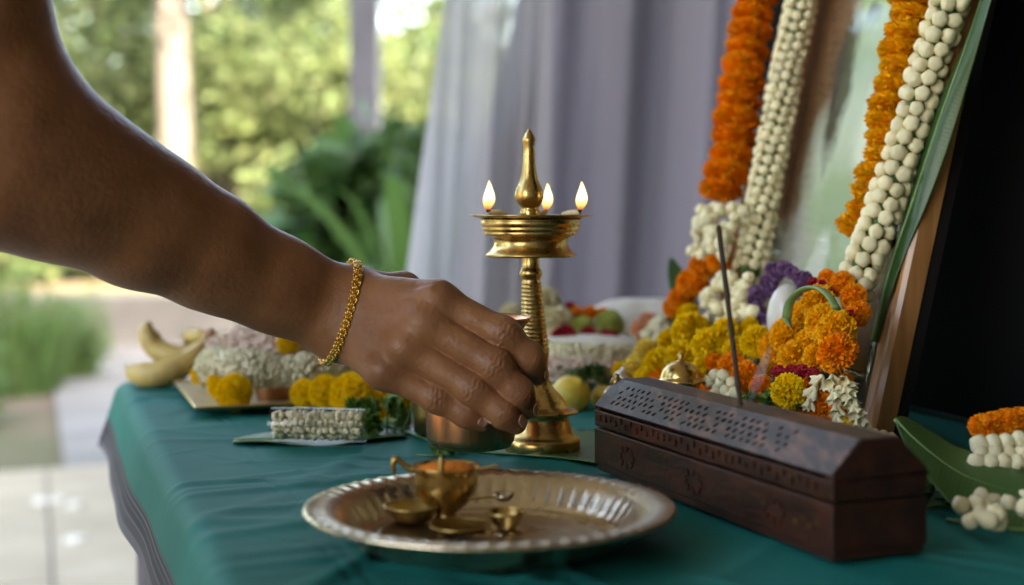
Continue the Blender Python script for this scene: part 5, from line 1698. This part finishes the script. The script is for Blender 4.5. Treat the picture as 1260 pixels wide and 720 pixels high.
# ------------------------------------------------------------------ left tray with flowers
t0 = T(243, 509, .004)
to = Vector((t0.x, t0.y, TZ + .003))
def TR(u, v, z): return to - UX * u + VX * v + Vector((0, 0, z))
tr = thing("square_tray", "cream square tray with gilt edge at the far left of the table", "tray", TR(.09, .12, 0))
U_, V_ = .185, .26
def ring(ins, z): return [TR(ins, ins, z), TR(ins, V_ - ins, z), TR(U_ - ins, V_ - ins, z), TR(U_ - ins, ins, z)]
rs = [ring(.020, .0006), ring(.010, .0012), ring(.0, .0046), ring(-.002, .0052), ring(.001, .0056), ring(.012, .0030), ring(.022, .0022)]
vs = [p for r_ in rs for p in r_]
fs = [(4 * i + k, 4 * i + (k + 1) % 4, 4 * i + 4 + (k + 1) % 4, 4 * i + 4 + k) for i in range(len(rs) - 1) for k in range(4)] + [(0, 3, 2, 1), (24, 25, 26, 27)]
bevel(mo("dish", vs, fs, M['tray'], tr, smooth=False), .001)
rr = ring(-.0012, .0056)
mo("edge", *tube(rr + [rr[0]], .0013, 8, cap=False), M['tray_gold'], tr)
def onray(px, py, d): return W(px, py, d)
YG = "yellow pompon blooms on the square tray"
for (x, y, r, d, lab) in ((288, 483, 25, 1.15, "yellow pompon bloom at the tray's near corner, in front of another"), (276, 473, 22, 1.205, "yellow pompon bloom half hidden behind the tray's corner bloom"), (247, 461, 14, 1.27, "small yellow pompon bloom at the tray's left edge nearest the bananas"),
                          (374, 484, 18, 1.14, "orange-yellow pompon bloom next to the copper bowl's right side"), (400, 482, 21, 1.125, "yellow pompon bloom between the largest bloom and the copper bowl"), (432, 486, 29, 1.11, "largest yellow pompon bloom, above the jasmine roll"), (483, 496, 26, 1.115, "yellow ruffled bloom beside the herb sprigs, next to the brass tumbler")):
    p = onray(x, y, d)
    ft = thing("pompon_bloom", lab, "flower", p, YG)
    bloom('mum' if x < 470 else 'yellow', p, r * d / FPX, ft, (-.05, -1, .22), name="petals", tilt=.5)
    mo("stalk", *tube([p + Vector((0, .004, -.002)), p + Vector((0, .012, -.010)), p + Vector((0, .014, -.014))], .0016, 6), M['stem'], ft)
c = onray(337, 501, 1.20); k = 1.2 / FPX
cb2 = thing("copper_bowl", "small copper bowl under the jasmine coil on the tray", "bowl", c)
mo("bowl", *lathe([(.0005, 0), (14 * k, 0), (16 * k, 3 * k), (20 * k, 12 * k), (24 * k, 24 * k), (25 * k, 26 * k), (23 * k, 25 * k), (17 * k, 10 * k), (.0005, 6 * k)], 36, c), M['copper'], cb2)
mo("rim", *lathe([(23 * k, 24 * k), (26 * k, 26 * k), (25.4 * k, 27.4 * k), (23 * k, 26.6 * k)], 36, c), M['copper'], cb2)
# jasmine coil
jp = spl([onray(258, 452, 1.25), onray(280, 446, 1.20), onray(320, 455, 1.175), onray(362, 458, 1.175), onray(400, 457, 1.18), onray(440, 466, 1.2), onray(478, 478, 1.22)], 120)
jc = thing("jasmine_coil", "thick jasmine garland laid across the copper bowl and tray", "garland", jp[60])
mo("buds", *bud_heap(2200, along_tube(jp, [.0125 + .0018 * math.sin(k * .21) for k in range(120)]), .0023, 3, 1.05), M['jasmine'], jc)["kind"] = "stuff"
mo("core", *tube(jp[::4], .0115, 10), M['jasmine'], jc)
v, f = leaf_cloud(150, [(*p, .012) for p in jp[30:64:6]], .007, 4)
mo("leaves", v, f, M['lime'], jc, smooth=False)["kind"] = "stuff"
jp2 = spl([onray(262, 436, 1.30), onray(300, 428, 1.29), onray(345, 433, 1.28), onray(400, 442, 1.29), onray(450, 455, 1.3)], 90)
jc = thing("pink_garland", "blush pink and white jasmine garland behind the thick jasmine coil", "garland", jp2[45])
mo("buds", *bud_heap(1300, along_tube(jp2, .014), .0025, 5, 1.0), M['jasmine_pink'], jc)["kind"] = "stuff"
mo("core", *tube(jp2[::4], .0130, 10), M['jasmine_pink'], jc)
p = onray(318, 412, 1.34)
pk = thing("pink_mound", "pale pink petal mound at the back of the square tray", "flowers", Vector((p.x, p.y, TZ + .004)))
for (x, y, r) in ((300, 415, 16), (320, 408, 18), (340, 416, 15), (312, 428, 16), (332, 428, 15), (352, 432, 15)):
    inst("bloom", FL['cream'][0], onray(x, y, 1.345), pk, aim((0, -.6, 1), R.uniform(0, 6)), r * 1.345 / FPX, None)
mo("petals", *bud_heap(260, on_dome(onray(318, 432, 1.33), .032, .02, .026), .004, 9, .9), M['jasmine_pink'], pk)["kind"] = "stuff"
yf = thing("yellow_flower", "yellow flower resting on top of the pink jasmine garland", "flower", onray(356, 424, 1.27))
bloom('yellow', onray(355, 423, 1.27), 17 * 1.27 / FPX, yf, (0, -.5, 1), name="petals")
mo("calyx", *lathe([(.001, -.010), (.004, -.006), (.006, -.001)], 10, onray(355, 424, 1.272)), M['stem'], yf)
# bananas
bn = thing("banana_bunch", "three ripe yellow bananas lying at the table's far left corner", "bananas", T(205, 470))
def banana(pts, rads, tipr=True, d=None):
    P = spl([onray(*q) for q in pts], 26)
    rr_ = np.interp(np.linspace(0, 1, 26), np.linspace(0, 1, len(rads)), rads)
    o = mo("banana", *tube(P, list(rr_), 6), M['banana'], bn)
    mo("tip", *tube([P[0] + (P[0] - P[1]) * .5, P[0], P[1]], [rr_[0] * .7, rr_[0] * 1.05, rr_[0] * .9], 9), M['banana_tip'], o)
    return o
dB = 1.33 / FPX
banana([(156, 450, 1.33), (168, 459, 1.32), (196, 461, 1.315), (228, 448, 1.32), (246, 430, 1.33), (255, 414, 1.34)], [3 * dB, 11 * dB, 17 * dB, 18 * dB, 17 * dB, 13 * dB, 7 * dB, 4 * dB])
banana([(183, 397, 1.37), (182, 410, 1.37), (192, 428, 1.37), (214, 438, 1.365), (236, 432, 1.36), (254, 416, 1.345)], [4 * dB, 11 * dB, 15 * dB, 16 * dB, 16 * dB, 13 * dB, 8 * dB, 4 * dB])
o = banana([(226, 418, 1.36), (236, 414, 1.36), (248, 413, 1.35), (258, 414, 1.345)], [8 * dB, 11 * dB, 9 * dB, 4 * dB])
mo("stalk", *tube([onray(250, 418, 1.345), onray(258, 412, 1.345), onray(264, 407, 1.345)], [7 * dB, 6 * dB, 5 * dB], 10), M['banana_cut'], bn)

# ------------------------------------------------------------------ far offering tray behind the lamp
c = Vector((T(735, 478).x, T(735, 478).y, TZ + .004))
oc = W(725, 430, 1.34); oc.z = TZ + .004
ot = thing("offering_tray", "round white tray heaped with flowers behind the oil lamp", "tray", oc)
mo("dish", *lathe([(.0005, .004), (.075, .004), (.098, .012), (.108, .020), (.110, .021), (.109, .018), (.098, .009), (.076, 0), (.0005, 0)], 56, oc), M['tray'], ot)
mo("foot", *lathe([(.05, -.001), (.055, -.001), (.055, .002), (.05, .002)], 40, oc), M['tray_gold'], ot)
mo("lining", *lathe([(.0005, .045), (.04, .042), (.075, .028), (.09, .014), (.092, .010)], 40, oc), M['white_cloth'], ot)
def single(name, lab, kind, x, y, r, d, cat="flower", group=None, face=(-.1, -1, .5)):
    p = onray(x, y, d)
    t = thing(name, lab, cat, p, group)
    bloom(kind, p, r * d / FPX, t, face, name="petals")
    mo("calyx", *lathe([(.001, -.008), (.004, -.005), (.005, -.001)], 10, p + Vector((0, .004, -.004))), M['stem'], t)
    return t
single("cream_flower", "big cream bloom behind the lamp's ribbed stem", 'cream', 668, 374, 25, 1.40)
single("cream_flower", "cream bloom low against the lamp's ribbed stem, over red roses", 'cream', 685, 398, 24, 1.36)
single("cream_flower", "flattened cream bloom peeping over the cup's rim", 'cream', 628, 385, 14, 1.42)
for (x, y, r, d, lab) in ((694, 417, 17, 1.33, "dark red rose close beside the lamp stem on the far tray"), (724, 414, 13, 1.335, "dark red rose under the lime blooms on the far tray"), (748, 420, 15, 1.33, "dark red rose nearest the white cushion on the far tray"), (702, 378, 7, 1.38, "tiny red rose above the orange blooms on the far tray")):
    single("red_rose", lab, 'red', x, y, r, d, "rose", "red roses on the far tray")
for (x, y, r, d, lab) in ((718, 402, 15, 1.35, "smaller round lime-green bloom on the far tray"), (750, 399, 19, 1.35, "larger round lime-green bloom on the far tray")):
    single("lime_bloom", lab, 'lime', x, y, r, d)
for (x, y, r, lab) in ((708, 386, 10, "orange bloom beside the tiny red rose on the far tray"), (726, 385, 10, "orange bloom between its two neighbours on the far tray"), (741, 386, 8, "orange bloom behind the larger lime bloom on the far tray")):
    single("orange_bloom", lab, 'orange', x, y, r, 1.375, "flower", "orange blooms on the far tray")
for (x, y, r, lab) in ((698, 425, 11, "small white bloom in front of the rose by the lamp stem"), (758, 427, 11, "small white bloom in front of the rose by the white cushion")):
    single("white_bloom", lab, 'cream', x, y, r, 1.31)
jp3 = spl([onray(672, 436, 1.30), onray(700, 440, 1.275), onray(735, 441, 1.27), onray(775, 441, 1.29)], 70)
jc = thing("white_jasmine_string", "white jasmine string across the front of the far tray", "garland", jp3[35])
mo("buds", *bud_heap(1100, along_tube(jp3, .012), .0024, 15, 1.0), M['jasmine'], jc)["kind"] = "stuff"
mo("core", *tube(jp3[::4], .0105, 10), M['jasmine'], jc)
jp4 = spl([onray(668, 452, 1.24), onray(690, 456, 1.23), onray(720, 458, 1.225), onray(760, 460, 1.23)], 60)
jc = thing("blush_jasmine_string", "blush jasmine string just behind the two lemons", "garland", jp4[30])
mo("buds", *bud_heap(520, along_tube(jp4, .0095), .0026, 16, 1.2), M['jasmine_pink'], jc)["kind"] = "stuff"
mo("core", *tube(jp4[::4], .0082, 10), M['jasmine_pink'], jc)
v, f = sprig(onray(722, 462, 1.205), 130, .010, .010, 17, .5)
gs = thing("dark_sprig", "dark green leafy stem lying over the jasmine behind the lemons", "leaves", onray(722, 468, 1.2))
mo("leaves", v, f, M['leaf_d'], gs, smooth=False)["kind"] = "stuff"
mo("stem", *tube(spl([onray(695, 455, 1.2), onray(718, 462, 1.195), onray(748, 470, 1.195)], 10), .0014, 6), M['stem'], gs)
for (x, y, r, d, lab) in ((702, 487, 25, 1.17, "large yellow lemon beside the oil lamp's base"), (742, 489, 15, 1.19, "small yellow lemon next to the silver ball bell")):
    p = onray(x, y, d); k = r * d / FPX
    t = thing("lemon", lab, "lemon", p - Vector((0, 0, k)))
    vs, fs = lathe([(.02 * k, -k * 1.0)] + [(k * math.sin(a), -k * math.cos(a)) for a in [.25 * j for j in range(1, 12)]] + [(.14 * k, k * 1.02), (.08 * k, k * 1.1), (.01 * k, k * 1.12)], 26, (0, 0, 0))
    q = Vector((.5, -.5, .75)).to_track_quat('Z', 'Y')
    mo("fruit", [p + q @ Vector(w) for w in vs], fs, M['lemon'], t)
    mo("stalk_scar", *lathe([(.11 * k, 0), (.07 * k, .05 * k), (.0003, .06 * k)], 10, p + q @ Vector((0, 0, 1.07 * k))), M['stem'], t)
# cushion with peach and pale petals
p = W(790, 402, 1.44); p.z = TZ + .003
cu = thing("white_cushion", "white cotton cushion at the back beside the yellow garland", "cushion", p)
vs, fs = [], []
for j in range(15):
    t_ = math.pi * j / 14
    for k in range(40):
        a = 2 * math.pi * k / 40
        sq = (abs(math.cos(a)) ** 4 + abs(math.sin(a)) ** 4) ** -.25
        r_ = math.sin(t_) ** .7
        vs.append((p.x + .062 * sq * r_ * math.cos(a), p.y + .04 * sq * r_ * math.sin(a), p.z + .036 - .036 * math.cos(t_) + .0012 * math.sin(9 * a) * r_))
fs = [(j * 40 + k, j * 40 + (k + 1) % 40, (j + 1) * 40 + (k + 1) % 40, (j + 1) * 40 + k) for j in range(14) for k in range(40)]
mo("cover", vs, fs, M['white_cloth'], cu)
mo("piping", *tube([(p.x + .0635 * ((abs(math.cos(a)) ** 4 + abs(math.sin(a)) ** 4) ** -.25) * math.cos(a), p.y + .041 * ((abs(math.cos(a)) ** 4 + abs(math.sin(a)) ** 4) ** -.25) * math.sin(a), p.z + .036) for a in [i * 2 * math.pi / 48 for i in range(49)]], .0016, 6, cap=False), M['white_cloth'], cu)
for (x, y, r, lab) in ((786, 404, 12, "peach bloom in front of the white cushion, lower one"), (798, 396, 13, "peach bloom leaning on the white cushion, upper one"), (791, 417, 9, "tiny peach bloom touching the yellow garland")):
    single("peach_bloom", lab, 'peach', x, y, r, 1.30)
jp5 = spl([onray(800, 420, 1.27), onray(814, 405, 1.27), onray(828, 396, 1.26)], 40)
jc = thing("short_jasmine_string", "short white jasmine string above the yellow garland", "garland", jp5[20])
mo("buds", *bud_heap(260, along_tube(jp5, .009), .003, 18, 1.1), M['jasmine'], jc)["kind"] = "stuff"
mo("core", *tube(jp5[::4], .008, 10), M['jasmine'], jc)
single("yellow_bud", "small yellow bloom standing between lemon and yellow garland", 'yellow', 764, 455, 11, 1.2)

# ------------------------------------------------------------------ right end: leaf with buds and marigold
lf = thing("side_leaf", "green banana leaf tip propped beside the incense box's end", "leaf", T(1180, 640))
sp_ = spl([W(1101, 516, .80), W(1130, 545, .79), W(1180, 582, .775), W(1240, 604, .76), W(1330, 630, .74)], 40)
def ctr(u):
    i = min(int(u * 39), 38); p = Vector(sp_[i] + (sp_[i + 1] - sp_[i]) * (u * 39 - i))
    return p, Vector((.18, .80, .34)).normalized(), Vector((-.1, -.35, .9)).normalized()
leaf_part(lf, ctr, lambda u: .001 + .034 * min(1, (u * 2.4)) ** .8, M['banana_leaf'], rib=.0011, sag=lambda s, u: -.006 * s * s * u + .0012 * math.sin(11 * u) * s)
sg = thing("side_garland", "orange and white bud garland lying on the propped leaf tip", "garland", W(1240, 575, .80))
for k in range(8):
    bloom('orange', W(1210 + 15 * k, 526 - 4 * math.sin(k * .6) - 2 * k, .815), .0088, sg, (0, -.4, 1), name="marigold")
for row in range(3):
    for k in range(8):
        bud(W(1205 + 16.5 * k + 5 * (row % 2) - 2 * row, 547 + 11 * row - 2 * k * (row == 0), .795 - .004 * row), .0052 * R.uniform(.9, 1.1), sg)
mo("thread", *tube([W(1200, 545, .80), W(1240, 543, .80), W(1300, 540, .80)], .0008, 6), M['string'], sg)
sj = thing("tuberose_string", "white tuberose buds lying on the cloth under the propped leaf", "garland", T(1220, 648))
for k in range(34):
    q = T(R.uniform(1168, 1300), R.uniform(618, 668)); q.z = TZ + .008 + R.uniform(0, .007)
    bud(q, R.uniform(.0038, .0054), sj)
mo("stem", *tube([T(1165, 640, .006), T(1220, 648, .006), T(1290, 655, .006)], .0015, 6), M['stem'], sj)
sj = thing("small_bud_string", "few small white buds between the box's end and the frame rail", "flowers", T(1140, 590))
for (x, y) in ((1112, 566), (1120, 574), (1128, 568), (1134, 580), (1142, 586), (1150, 592), (1146, 578), (1156, 598), (1138, 592)):
    q = W(x, y, .84); bud(q, .0046, sj)
for (x, y) in ((1076, 535), (1086, 538), (1096, 541), (1090, 546), (1066, 532)):
    q = W(x, y, .87); bud(q, .0046, sj)
mo("stem", *tube([W(1070, 545, .88), W(1110, 575, .85), W(1156, 605, .84)], .0014, 6), M['stem'], sj)
gs = thing("box_end_sprig", "dark leafy sprig lying on the cloth beside the box's end", "leaves", T(1155, 622))  # sprig in the dark leaf green
v, f = sprig(T(1150, 622) + Vector((0, 0, .006)), 90, .012, .010, 27, .4)
mo("leaves", v, f, M['leaf_d'], gs, smooth=False)["kind"] = "stuff"
mo("stem", *tube([T(1132, 625, .004), T(1155, 622, .005), T(1180, 624, .004)], .0012, 6), M['stem'], gs)

# ------------------------------------------------------------------ thin wisp of incense smoke
def smoke_mat():
    m = bpy.data.materials.new("incense_smoke"); m.use_nodes = True
    nt = m.node_tree; nt.nodes.clear()
    out = nt.nodes.new("ShaderNodeOutputMaterial")
    v = nt.nodes.new("ShaderNodeVolumePrincipled")
    v.inputs["Color"].default_value = (0.86, 0.84, 0.92, 1); v.inputs["Density"].default_value = 75
    L(nt, v.outputs[0], out.inputs["Volume"])
    return m
sp_ = spl([W(922, 500, .80), W(928, 480, .80), W(936, 458, .80), W(944, 438, .80), W(948, 424, .80)], 20)
sm_ = mo("smoke_wisp", *tube(sp_, [.0004 + .0042 * math.sin(math.pi * (i + .5) / 20) for i in range(20)], 12, flat=.5), smoke_mat(), loc=sp_[0])
bmn = bmesh.new(); bmn.from_mesh(sm_.data); bmesh.ops.recalc_face_normals(bmn, faces=bmn.faces); bmn.to_mesh(sm_.data); bmn.free()
tag(sm_, "pale blade-shaped wisp of incense smoke above the box lid", "smoke", kind="stuff")
